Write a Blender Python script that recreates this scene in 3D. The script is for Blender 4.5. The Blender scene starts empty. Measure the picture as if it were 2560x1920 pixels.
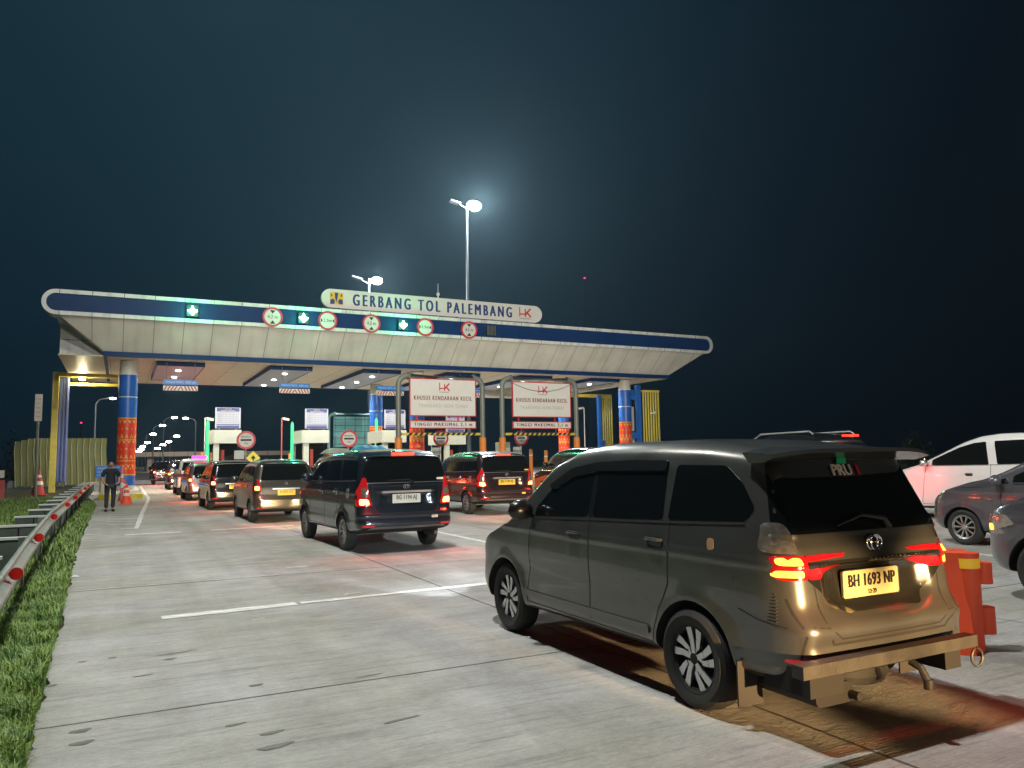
import bpy, bmesh, math, random
from math import sin, cos, tan, pi, radians, sqrt, atan2
from mathutils import Vector, Matrix
from mathutils.bvhtree import BVHTree
from mathutils.geometry import delaunay_2d_cdt
random.seed(7)
scene = bpy.context.scene
col = scene.collection
# ------------------------------------------------------------------ camera
CAM_H = 1.53
YAW, PITCH, ROLL = radians(27.0), radians(5.5), radians(0.93)
f = Vector((sin(YAW)*cos(PITCH), cos(YAW)*cos(PITCH), sin(PITCH)))
r0 = Vector((cos(YAW), -sin(YAW), 0)); u0 = r0.cross(f)
r = r0*cos(ROLL)-u0*sin(ROLL); u = u0*cos(ROLL)+r0*sin(ROLL)
cd = bpy.data.cameras.new("camera"); cam = bpy.data.objects.new("camera", cd); col.objects.link(cam)
cam.matrix_world = Matrix(((r.x, u.x, -f.x, 0), (r.y, u.y, -f.y, 0), (r.z, u.z, -f.z, CAM_H), (0, 0, 0, 1)))
cd.sensor_width = 36.0; cd.lens = 36.0*1924/2560; cd.clip_start = 0.05; cd.clip_end = 3000
scene.camera = cam
# ------------------------------------------------------------------ world: night sky with glow low over the toll plaza
w = bpy.data.worlds.new("World"); scene.world = w; w.use_nodes = True
nt = w.node_tree; nt.nodes.clear()
N = nt.nodes.new; Lk = nt.links.new
tc = N('ShaderNodeTexCoord'); nrm = N('ShaderNodeVectorMath'); nrm.operation = 'DOT_PRODUCT'
GD = Vector((sin(radians(2)), cos(radians(2)), 0.75)).normalized()
nrm.inputs[1].default_value = GD
Lk(tc.outputs['Generated'], nrm.inputs[0])
rp = N('ShaderNodeValToRGB'); e = rp.color_ramp.elements
e[0].position = 0.45; e[0].color = (0.0002, 0.0007, 0.0024, 1)
e[1].position = 1.0; e[1].color = (0.0020, 0.020, 0.034, 1)
for p_, c_ in ((0.62, (0.0005, 0.0020, 0.0060, 1)), (0.78, (0.0008, 0.0060, 0.014, 1)), (0.9, (0.0016, 0.013, 0.025, 1))):
    k = rp.color_ramp.elements.new(p_); k.color = c_
Lk(nrm.outputs['Value'], rp.inputs[0])
bg = N('ShaderNodeBackground'); wo = N('ShaderNodeOutputWorld')
Lk(rp.outputs[0], bg.inputs[0]); bg.inputs[1].default_value = 1.0
Lk(bg.outputs[0], wo.inputs[0])
vs = scene.view_settings; vs.view_transform = 'Standard'; vs.look = 'None'; vs.exposure = 0; vs.gamma = 1
scene.cycles.use_denoising = True
scene.cycles.max_bounces = 5; scene.cycles.diffuse_bounces = 3; scene.cycles.glossy_bounces = 3
scene.cycles.sample_clamp_indirect = 6.0; scene.cycles.caustics_reflective = False; scene.cycles.caustics_refractive = False

def lamp(kind, loc, power, color, size=0.3, aim=None, angle=None, blend=0.5, parent=None, name='lamp_light', sy=None):
    d = bpy.data.lights.new(name, kind); d.energy = power; d.color = color
    o = bpy.data.objects.new(name, d); col.objects.link(o)
    if kind == 'AREA':
        d.size = size
        if sy: d.shape = 'RECTANGLE'; d.size_y = sy
    else: d.shadow_soft_size = size
    if kind == 'SPOT':
        d.spot_size = angle or 2.0; d.spot_blend = blend
    if parent is not None: o.parent = parent
    o.location = loc
    if aim is not None:
        o.rotation_euler = (Vector(aim)-Vector(loc)).to_track_quat('-Z', 'Y').to_euler()
    return o
# floodlights on the masts above the queue (one over each stretch of the plaza) and behind the camera
FL = (0.95, 1.0, 0.96)
lamp('POINT', (0.4, 6.5, 16.0), 8600, FL, 0.25, name='mast_floodlight')
lamp('POINT', (1.5, 18.5, 17.0), 5600, (1.0, 0.98, 0.88), 0.3, name='mast_floodlight')
lamp('SPOT', (27.0, 9.0, 17.0), 7000, (1.0, 0.97, 0.88), 0.35, aim=(26, 12, 0), angle=1.55, name='mast_floodlight')
lamp('SPOT', (4.0, -34.0, 10.5), 108000, (1.0, 0.96, 0.87), 0.5, aim=(18, 42, 9.8), angle=0.62, blend=1.0, name='mast_floodlight')

# ------------------------------------------------------------------ materials
MATS = {}
def mat(name, color=(.5, .5, .5), rough=.6, metal=0., emit=None, es=0., noise=0., nscale=8., bump=0., coat=0., spec=.5, bscale=None, streak=0.):
    if name in MATS: return MATS[name]
    m = bpy.data.materials.new(name); m.use_nodes = True
    t = m.node_tree; b = t.nodes['Principled BSDF']
    b.inputs['Base Color'].default_value = (*color, 1); b.inputs['Roughness'].default_value = rough
    b.inputs['Metallic'].default_value = metal; b.inputs['Coat Weight'].default_value = coat
    b.inputs['Coat Roughness'].default_value = 0.06; b.inputs['Specular IOR Level'].default_value = spec
    if emit: b.inputs['Emission Color'].default_value = (*emit, 1); b.inputs['Emission Strength'].default_value = es
    if noise or bump:
        c = t.nodes.new('ShaderNodeTexCoord'); n = t.nodes.new('ShaderNodeTexNoise')
        n.inputs['Scale'].default_value = nscale; n.inputs['Detail'].default_value = 6
        t.links.new(c.outputs['Object'], n.inputs['Vector'])
        if noise:
            mx = t.nodes.new('ShaderNodeMix'); mx.data_type = 'RGBA'; mx.blend_type = 'MULTIPLY'
            mr = t.nodes.new('ShaderNodeMapRange'); mr.inputs[3].default_value = 1-noise; mr.inputs[4].default_value = 1+noise*.6
            mr.inputs[1].default_value = .3; mr.inputs[2].default_value = .7
            t.links.new(n.outputs['Fac'], mr.inputs[0])
            mx.inputs[0].default_value = 1; mx.inputs[6].default_value = (*color, 1)
            if streak:
                mp = t.nodes.new('ShaderNodeMapping'); mp.inputs['Scale'].default_value = (1.6, .25, .25); t.links.new(c.outputs['Object'], mp.inputs[0])
                n3 = t.nodes.new('ShaderNodeTexNoise'); n3.inputs['Scale'].default_value = 1.6; n3.inputs['Detail'].default_value = 7; t.links.new(mp.outputs[0], n3.inputs['Vector'])
                m3 = t.nodes.new('ShaderNodeMapRange'); m3.inputs[1].default_value = .45; m3.inputs[2].default_value = .72; m3.inputs[3].default_value = 1; m3.inputs[4].default_value = 1-streak; t.links.new(n3.outputs['Fac'], m3.inputs[0])
                mm = t.nodes.new('ShaderNodeMath'); mm.operation = 'MULTIPLY'; t.links.new(mr.outputs[0], mm.inputs[0]); t.links.new(m3.outputs[0], mm.inputs[1]); t.links.new(mm.outputs[0], mx.inputs[7])
            else: t.links.new(mr.outputs[0], mx.inputs[7])
            t.links.new(mx.outputs[2], b.inputs['Base Color'])
            rr = t.nodes.new('ShaderNodeMapRange'); rr.inputs[3].default_value = max(0, rough-.08); rr.inputs[4].default_value = min(1, rough+.12)
            t.links.new(n.outputs['Fac'], rr.inputs[0]); t.links.new(rr.outputs[0], b.inputs['Roughness'])
        if bump:
            n2 = t.nodes.new('ShaderNodeTexNoise'); n2.inputs['Scale'].default_value = bscale or nscale*6; n2.inputs['Detail'].default_value = 4
            t.links.new(c.outputs['Object'], n2.inputs['Vector'])
            bp = t.nodes.new('ShaderNodeBump'); bp.inputs['Strength'].default_value = bump; bp.inputs['Distance'].default_value = .02
            t.links.new(n2.outputs['Fac'], bp.inputs['Height']); t.links.new(bp.outputs[0], b.inputs['Normal'])
    MATS[name] = m
    return m
def glow(name, color, s): return mat(name, (.02, .02, .02), .5, emit=color, es=s)
M_white = mat('white_paint', (.74, .74, .70), .45, noise=.08, nscale=3, streak=.3)
M_beige = mat('beige_cladding', (.75, .71, .63), .5, noise=.14, nscale=.6, streak=.13)
M_blue = mat('blue_cladding', (.003, .028, .12), .5, spec=.15, noise=.12, nscale=2)
M_blue2 = mat('bright_blue_paint', (.02, .12, .50), .35, noise=.12, nscale=2)
M_red = mat('red_pattern_paint', (.80, .045, .012), .4, noise=.1)
M_yel = mat('yellow_paint', (.66, .55, .10), .45, noise=.12, nscale=4)
M_sign = mat('sign_white', (.68, .64, .58), .5, noise=.04, nscale=3)
M_signred = mat('sign_red', (.55, .02, .03), .4)
M_navy = mat('navy_lettering', (.01, .03, .16), .45)
M_black = mat('black_plastic', (.012, .012, .013), .5, noise=.2)
M_trim = mat('black_trim', (.01, .01, .011), .28)
M_dark = mat('dark_underbody', (.010, .009, .008), .8)
M_steel = mat('galvanised_steel', (.42, .43, .42), .42, .75, noise=.18, nscale=6)
M_pipe = mat('grey_pipe_paint', (.20, .20, .17), .5, .2, noise=.15, nscale=5)
M_chrome = mat('chrome', (.75, .75, .76), .14, 1.)
M_alloy = mat('alloy_silver', (.62, .62, .62), .3, .9, noise=.06)
M_tyre = mat('tyre_rubber', (.022, .021, .020), .75, noise=.25, nscale=20, bump=.2)
M_glass = mat('tinted_glass', (.006, .007, .007), .05, spec=.6, coat=.5)
M_orange = mat('orange_plastic', (.80, .085, .03), .45, noise=.1, nscale=4)
M_orange2 = mat('orange_bollard', (.75, .22, .03), .5, noise=.1)
M_concw = mat('pale_concrete', (.42, .40, .36), .8, noise=.2, nscale=4, bump=.2)

# ------------------------------------------------------------------ object helpers
def tag(o, label=None, cat=None, group=None, kind=None):
    if label: o['label'] = label
    if cat: o['category'] = cat
    if group: o['group'] = group
    if kind: o['kind'] = kind
    return o
def thing(name, label, cat, loc=(0, 0, 0), rz=0, group=None):
    o = bpy.data.objects.new(name, None); col.objects.link(o); o.empty_display_size = .2
    o.location = loc; o.rotation_euler = (0, 0, rz)
    return tag(o, label, cat, group)
def children(o): return [c for c in bpy.data.objects if c.parent == o]
def copy_tree(o, parent=None):
    c = o.copy(); col.objects.link(c)
    if parent is not None: c.parent = parent
    for ch in children(o): copy_tree(ch, c)
    return c
class MB:
    def __init__(s): s.v = []; s.f = []; s.m = []; s.mi = 0
    def add(s, vs, fs):
        n = len(s.v); s.v += [tuple(v) for v in vs]
        for q in fs: s.f.append([n+i for i in q]); s.m.append(s.mi)
        return s
    def box(s, x0, x1, y0, y1, z0, z1, rot=None, piv=None):
        vs = [Vector((x, y, z)) for x in (x0, x1) for y in (y0, y1) for z in (z0, z1)]
        if rot is not None:
            p = Vector(piv) if piv else sum(vs, Vector())/8
            vs = [rot @ (v-p)+p for v in vs]
        return s.add(vs, [(0, 1, 3, 2), (4, 6, 7, 5), (0, 4, 5, 1), (2, 3, 7, 6), (0, 2, 6, 4), (1, 5, 7, 3)])
    def tube(s, pts, rad, n=10, caps=True):
        pts = [Vector(p) for p in pts]; rads = rad if isinstance(rad, (list, tuple)) else [rad]*len(pts)
        vs = []; fs = []
        ref = None
        for i, p in enumerate(pts):
            d = ((pts[min(i+1, len(pts)-1)]-pts[max(i-1, 0)])).normalized()
            if ref is None:
                ref = Vector((0, 0, 1)) if abs(d.z) < .9 else Vector((1, 0, 0))
            a = d.cross(ref).normalized(); b = d.cross(a).normalized(); ref = -b if False else ref
            for k in range(n):
                t = 2*pi*k/n
                vs.append(p+(a*cos(t)+b*sin(t))*rads[i])
        for i in range(len(pts)-1):
            for k in range(n):
                fs.append((i*n+k, i*n+(k+1) % n, (i+1)*n+(k+1) % n, (i+1)*n+k))
        if caps:
            fs.append(tuple(range(n))[::-1]); fs.append(tuple((len(pts)-1)*n+k for k in range(n)))
        return s.add(vs, fs)
    def cyl(s, c, rad, h, n=20, axis='Z', r2=None):
        a = {'X': Vector((1, 0, 0)), 'Y': Vector((0, 1, 0)), 'Z': Vector((0, 0, 1))}[axis]
        c = Vector(c); return s.tube([c, c+a*h], [rad, rad if r2 is None else r2], n)
    def lathe(s, c, prof, n=24, axis='Z', a0=0):
        vs = []; fs = []; c = Vector(c)
        for (rr, h) in prof:
            for k in range(n):
                t = 2*pi*k/n+a0; p = (rr*cos(t), rr*sin(t), h)
                if axis == 'X': p = (h, rr*cos(t), rr*sin(t))
                if axis == 'Y': p = (rr*cos(t), h, rr*sin(t))
                vs.append(c+Vector(p))
        for i in range(len(prof)-1):
            for k in range(n): fs.append((i*n+k, i*n+(k+1) % n, (i+1)*n+(k+1) % n, (i+1)*n+k))
        return s.add(vs, fs)
    def prism(s, poly, d0, d1, axis='Y', o=(0, 0, 0)):
        o = Vector(o); n = len(poly)
        def P(a, b, d): return o+Vector({'X': (d, a, b), 'Y': (a, d, b), 'Z': (a, b, d)}[axis])
        vs = [P(a, b, d0) for a, b in poly]+[P(a, b, d1) for a, b in poly]
        fs = [tuple(range(n)), tuple(range(2*n-1, n-1, -1))]+[(i, i+n, (i+1) % n+n, (i+1) % n) for i in range(n)]
        return s.add(vs, fs)
    def build(s, name, m, parent=None, smooth=False, ang=35):
        me = bpy.data.meshes.new(name); me.from_pydata(s.v, [], s.f)
        ms = m if isinstance(m, (list, tuple)) else [m]
        for q in ms: me.materials.append(q)
        if len(ms) > 1: me.polygons.foreach_set('material_index', s.m)
        bm = bmesh.new(); bm.from_mesh(me); bmesh.ops.recalc_face_normals(bm, faces=bm.faces)
        bm.to_mesh(me); bm.free(); me.update()
        if smooth:
            me.polygons.foreach_set('use_smooth', [True]*len(me.polygons))
            me.set_sharp_from_angle(angle=radians(ang))
        o = bpy.data.objects.new(name, me); col.objects.link(o)
        if parent is not None: o.parent = parent
        return o
def stadium(x0, x1, z0, z1, n=10, ra=None):
    rr = ra or (z1-z0)/2; out = []
    for cx, cz, t0 in ((x1-rr, z1-rr, 0), (x0+rr, z1-rr, pi/2), (x0+rr, z0+rr, pi), (x1-rr, z0+rr, 1.5*pi)):
        for k in range(n+1):
            t = t0+pi/2*k/n; out.append((cx+rr*cos(t), cz+rr*sin(t)))
    return out
def ring(mb, x, z, ro, ri, y0, y1, n=32):
    prof = [(ri, y0), (ro, y0), (ro, y1), (ri, y1), (ri, y0)]
    mb.lathe((x, 0, z), prof, n, 'Y')
def text(s, size, loc, m, parent, name='lettering', xs=1., rot=(pi/2, 0, 0), ext=.004, align='CENTER', bold=0., sp=1.):
    heavy, bold = bold, 0.
    c = bpy.data.curves.new(name, 'FONT'); c.body = s; c.size = size; c.extrude = ext; c.align_x = align; c.align_y = 'CENTER'
    c.offset = bold; c.resolution_u = 3; c.space_character = sp
    o = bpy.data.objects.new(name, c); col.objects.link(o)
    dg = bpy.context.evaluated_depsgraph_get(); me = bpy.data.meshes.new_from_object(o.evaluated_get(dg))
    bpy.data.objects.remove(o); bpy.data.curves.remove(c)
    
    if heavy:
        bm = bmesh.new(); w0 = size*heavy
        for q, dz in ((-w0, 0), (0, .0012), (w0, .0024)):
            t2 = me.copy(); t2.transform(Matrix.Translation((q, 0, dz))); bm.from_mesh(t2); bpy.data.meshes.remove(t2)
        bm.to_mesh(me); bm.free()
    me.transform(Matrix.Diagonal((xs, 1, 1, 1))); me.materials.clear(); me.materials.append(m)
    o = bpy.data.objects.new(name, me); col.objects.link(o); o.location = loc; o.rotation_euler = rot
    if parent is not None: o.parent = parent
    return o
def join(objs, name):
    """several small meshes of one material joined in mesh data into one object (first one's parent)"""
    bm = bmesh.new()
    for o in objs:
        t = bmesh.new(); t.from_mesh(o.data); t.transform(Matrix.LocRotScale(o.location, o.rotation_euler, o.scale))
        me = bpy.data.meshes.new('tmp'); t.to_mesh(me); t.free(); bm.from_mesh(me); bpy.data.meshes.remove(me)
    me = bpy.data.meshes.new(name); bm.to_mesh(me); bm.free()
    for q in objs[0].data.materials: me.materials.append(q)
    n = bpy.data.objects.new(name, me); col.objects.link(n); n.parent = objs[0].parent
    for o in objs: bpy.data.objects.remove(o)
    return n
def lerp_tab(tab, x):
    if x <= tab[0][0]: return tab[0][1]
    for (a, b), (c, d) in zip(tab, tab[1:]):
        if x <= c:
            t = (x-a)/(c-a); return b+(d-b)*t
    return tab[-1][1]
def smooth_tab(tab, lo, hi, n=120, k=3):
    v = [lerp_tab(tab, lo+(hi-lo)*i/n) for i in range(n+1)]
    for _ in range(k):
        v = [v[0]]+[(v[i-1]+2*v[i]+v[i+1])/4 for i in range(1, n)]+[v[-1]]
    return [(lo+(hi-lo)*i/n, v[i]) for i in range(n+1)]
class Fast:
    def __init__(s, tab, lo, hi, k=3):
        s.lo, s.hi, s.n = lo, hi, 120; s.v = [b for a, b in smooth_tab(tab, lo, hi, 120, k)]
    def __call__(s, x):
        t = min(max((x-s.lo)/(s.hi-s.lo), 0), 1)*s.n; i = min(int(t), s.n-1); return s.v[i]+(s.v[i+1]-s.v[i])*(t-i)
# ------------------------------------------------------------------ cars
def shell(S, nu=84, nv=30, nw=36):
    L, W = S['L'], S['W']
    zt = Fast(S['top'], 0, L, 2); zb = Fast(S['bot'], 0, L, 2)
    ro = Fast(S['rear'], .15, 1.8, 1); fo = Fast(S['front'], .15, 1.4, 1); tm = Fast(S['tum'], .15, 1.8, 2)
    axz, R = S['axle_z'], S['arch']
    h = (L/2, W/2, .65)
    ex = S.get('extra')
    def point(p):
        s = (p[0]+1)/2
        rad = (.20+.22*s, .15+.22*s*s, .085)
        q = [a*b for a, b in zip(p, h)]
        qi = [max(-(b-c), min(b-c, a)) for a, b, c in zip(q, h, rad)]
        d = [(a-b)/c for a, b, c in zip(q, qi, rad)]; n = sqrt(sum(k*k for k in d)) or 1
        q = [a+c*k/n for a, c, k in zip(qi, rad, d)]
        U, V, Z = (q[0]/h[0]+1)/2, q[1]/h[1], (q[2]/h[2]+1)/2
        y0 = U*L; t = zt(y0); b = zb(y0); z = b+(t-b)*Z + .025*(1-V*V)*Z**6 - .02*(1-Z)*0
        y = y0+ro(z)*(1-U)**4-fo(z)*U**8+.025*V*V*(1-U)**10-.10*V*V*U**10
        x = V*W/2*tm(z)
        av = abs(V)**8
        if av > .05:
            sg = 1 if V > 0 else -1
            for (z1, wd, am) in S['crease']: x += sg*av*am*math.exp(-((z-z1)/wd)**2)
            for ay in S['axles']:
                dd = sqrt((y-ay)**2+(z-axz)**2)
                x += sg*av*.014*math.exp(-((dd-R)/.055)**2)
        if ex: x, y, z = ex(x, y, z, U, V, Z)
        return (x, y, z)
    idx = {}; vs = []; fs = []
    def vid(i, j, k):
        key = (i, j, k)
        if key not in idx:
            idx[key] = len(vs)
            vs.append(point((2*i/nu-1, 2*j/nv-1, 2*k/nw-1)))
        return idx[key]
    for i in range(nu):
        for j in range(nv):
            for k in (0, nw): fs.append([vid(i, j, k), vid(i+1, j, k), vid(i+1, j+1, k), vid(i, j+1, k)])
    for i in range(nu):
        for k in range(nw):
            for j in (0, nv): fs.append([vid(i, j, k), vid(i+1, j, k), vid(i+1, j, k+1), vid(i, j, k+1)])
    for j in range(nv):
        for k in range(nw):
            for i in (0, nu): fs.append([vid(i, j, k), vid(i, j+1, k), vid(i, j+1, k+1), vid(i, j, k+1)])
    bm = bmesh.new(); bv = [bm.verts.new(v) for v in vs]
    for q in fs:
        try: bm.faces.new([bv[i] for i in q])
        except ValueError: pass
    bmesh.ops.recalc_face_normals(bm, faces=bm.faces)
    bvh = BVHTree.FromBMesh(bm)
    me = bpy.data.meshes.new('body'); bm.to_mesh(me); bm.free()
    return me, bvh
DIRS = {'L': (Vector((1, 0, 0)), lambda a, b: (-5, a, b)), 'R': (Vector((-1, 0, 0)), lambda a, b: (5, a, b)),
        'B': (Vector((0, 1, 0)), lambda a, b: (a, -5, b)), 'F': (Vector((0, -1, 0)), lambda a, b: (a, 12, b)),
        'T': (Vector((0, 0, -1)), lambda a, b: (a, b, 5))}
def cast(bvh, ax, a, b, off):
    d, fn = DIRS[ax]
    hit = bvh.ray_cast(Vector(fn(a, b)), d)
    if hit[0] is None: return None
    return hit[0]-d*off, hit[1]
def roundpoly(poly, rr, n=4):
    if rr <= 0: return poly
    out = []; N_ = len(poly)
    for i in range(N_):
        p = Vector(poly[i]); a = Vector(poly[i-1]); b = Vector(poly[(i+1) % N_])
        la, lb = (a-p).length, (b-p).length; q = min(rr, la*.45, lb*.45)
        s0 = p+(a-p).normalized()*q; s1 = p+(b-p).normalized()*q
        for k in range(n+1):
            t = k/n; out.append(tuple(s0*(1-t)**2+p*2*t*(1-t)+s1*t*t))
    return out
def panel(bvh, ax, poly, off, m, parent, name, res=.06, rr=.03, sink=.012):
    poly = roundpoly(poly, rr)
    bd = []
    for i in range(len(poly)):
        a, b = Vector(poly[i]), Vector(poly[(i+1) % len(poly)]); n = max(1, int((b-a).length/res))
        for k in range(n): bd.append(a+(b-a)*k/n)
    xs = [p.x for p in bd]; ys = [p.y for p in bd]
    pts = list(bd); i = min(xs)+res*.5
    def inside(x, y):
        c = False; n = len(bd)
        for k in range(n):
            a, b = bd[k], bd[(k+1) % n]
            if (a.y > y) != (b.y > y) and x < (b.x-a.x)*(y-a.y)/(b.y-a.y)+a.x: c = not c
        return c
    while i < max(xs):
        j = min(ys)+res*.5
        while j < max(ys):
            if inside(i, j) and min((Vector((i, j))-p).length for p in bd) > res*.4: pts.append(Vector((i, j)))
            j += res
        i += res
    n = len(bd)
    r_ = delaunay_2d_cdt([Vector((p.x, p.y)) for p in pts], [(k, (k+1) % n) for k in range(n)], [list(range(n))], 1, 1e-5)
    V2, E2, F2 = r_[0], r_[1], r_[2]
    d = DIRS[ax][0]; vs = []; ok = []
    for p in V2:
        c = cast(bvh, ax, p.x, p.y, off)
        ok.append(c is not None); vs.append(c[0] if c else Vector((0, 0, 0)))
    fs = [tuple(q) for q in F2 if all(ok[i] for i in q)]
    cnt = {}
    for q in fs:
        for k in range(len(q)):
            e = (q[k], q[(k+1) % len(q)]); cnt[tuple(sorted(e))] = cnt.get(tuple(sorted(e)), 0)+1
    mb = MB(); mb.v = [tuple(v) for v in vs]; mb.f = [list(q) for q in fs]
    low = {}
    for q in fs:
        for k in range(len(q)):
            a, b = q[k], q[(k+1) % len(q)]
            if cnt[tuple(sorted((a, b)))] == 1:
                for z in (a, b):
                    if z not in low: low[z] = len(mb.v); mb.v.append(tuple(vs[z]+d*(off+sink)))
                mb.f.append([a, b, low[b], low[a]])
    if not mb.f: return None
    mb.m = [0]*len(mb.f)
    return mb.build(name, m, parent, smooth=True, ang=50)
def ribbon(mb, bvh, ax, pts, wd, off=.0015, step=.04):
    P = [Vector(p) for p in pts]; samp = []
    for a, b in zip(P, P[1:]):
        n = max(1, int((b-a).length/step))
        for k in range(n): samp.append(a+(b-a)*k/n)
    samp.append(P[-1]); row = []
    for i, p in enumerate(samp):
        t = (samp[min(i+1, len(samp)-1)]-samp[max(i-1, 0)]).normalized(); nn = Vector((-t.y, t.x))*wd/2
        q = [cast(bvh, ax, (p+s*nn).x, (p+s*nn).y, off) for s in (-1, 1)]
        if q[0] is None or q[1] is None: row.append(None); continue
        row.append((q[0][0], q[1][0]))
    for a, b in zip(row, row[1:]):
        if a and b and (a[0]-b[0]).length < .3: mb.add([a[0], a[1], b[1], b[0]], [(0, 1, 2, 3)])
def surf_text(bvh, s, size, a, b, m, parent, off=.006, xs=1., name='lettering', bold=0., tilt=0., sp=1.):
    c = cast(bvh, 'B', a, b, off); n = c[1]
    if n.y > 0: n = -n
    rx = pi/2 - atan2(n.z, -n.y)
    return text(s, size, c[0], m, parent, name, xs, (rx-0*pi, 0, 0) if True else 0, .003, bold=bold, sp=sp)
def spokes(kind, R, x0, mb_s, mb_d):
    """rim of the wheel whose outer face is at -x"""
    if kind == 'split':
        def pol(q, t): return Vector((q*cos(t), q*sin(t)))
        for k in range(5):
            a = 2*pi*k/5+.3
            for path, w0, w1, dx in (((pol(.14*R, a), pol(.5*R, a-.10), pol(.99*R, a-.22)), .15, .25, 0.), ((pol(.40*R, a+.50), pol(.65*R, a+.36), pol(.99*R, a+.26)), .14, .27, .003), ((pol(.22*R, a+.12), pol(.33*R, a+.34), pol(.42*R, a+.52)), .12, .12, .006)):
                for p, q, wa, wb in ((path[0], path[1], w0, (w0+w1)/2), (path[1], path[2], (w0+w1)/2, w1)):
                    t = (q-p).normalized(); nn = Vector((-t.y, t.x))*R/2
                    mb_s.prism([tuple(p-nn*wa), tuple(p+nn*wa), tuple(q+nn*wb), tuple(q-nn*wb)], x0+dx-(.002 if p is path[0] else 0), x0+.025+dx, 'X')
    elif kind == 'ten':
        for k in range(10):
            a = 2*pi*k/10
            pts = [(.2*R, a-.2), (.2*R, a+.2), (R*.95, a+.085), (R*.95, a-.085)]
            mb_s.prism([(q*cos(t), q*sin(t)) for q, t in pts], x0, x0+.02, 'X')
    else:
        for k in range(7):
            a = 2*pi*k/7
            pts = [(.2*R, a-.28), (.2*R, a+.28), (.6*R, a+.12), (R*.95, a+.17), (R*.95, a-.17), (.6*R, a-.12)]
            mb_s.prism([(q*cos(t), q*sin(t)) for q, t in pts], x0, x0+.02, 'X')
def wheel(parent, x, y, z, Rt, width, kind, side):
    o = bpy.data.objects.new('wheel', None); col.objects.link(o); o.parent = parent; o.location = (x, y, z)
    o.empty_display_size = .1
    if side > 0: o.rotation_euler = (0, 0, pi)
    hw = width/2; Rr = Rt*.655
    t = MB(); t.lathe((0, 0, 0), [(Rr-.01, -hw+.02), (Rr+.012, -hw+.004), (Rt*.85, -hw-.006), (Rt*.955, -hw+.012), (Rt*.99, -hw+.035), (Rt, -hw+.06), (Rt, hw-.06), (Rt*.99, hw-.035), (Rt*.955, hw-.012), (Rt*.85, hw), (Rr, hw-.01)], 40, 'X')
    for k in (-1, 0, 1): t.lathe((0, 0, 0), [(Rt+.0012, k*.03-.003), (Rt+.0012, k*.03+.003)], 40, 'X')
    t.build('tyre', M_tyre, o, True)
    s = MB(); s.mi = 1 if kind == 'split' else 0
    s.lathe((0, 0, 0), [(Rr-.008, -hw+.012), (Rr+.004, -hw+.006), (Rr+.004, -hw+.018), (Rr-.02, -hw+.03)], 40, 'X')
    s.lathe((0, 0, 0), [(.0, -hw+.016), (.032, -hw+.018), (.04, -hw+.028), (.06, -hw+.05)], 20, 'X'); s.mi = 0
    spokes(kind, Rr-.008, -hw+.022, s, None)
    s.mi = 1
    s.lathe((0, 0, 0), [(Rr-.02, -hw+.03), (Rr-.03, hw-.03)], 40, 'X')
    s.lathe((0, 0, 0), [(.0, -hw+.075), (Rr-.02, -hw+.085)], 30, 'X')
    s.build('rim', [M_alloy, M_dark], o, True, 30)
    return o
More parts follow.
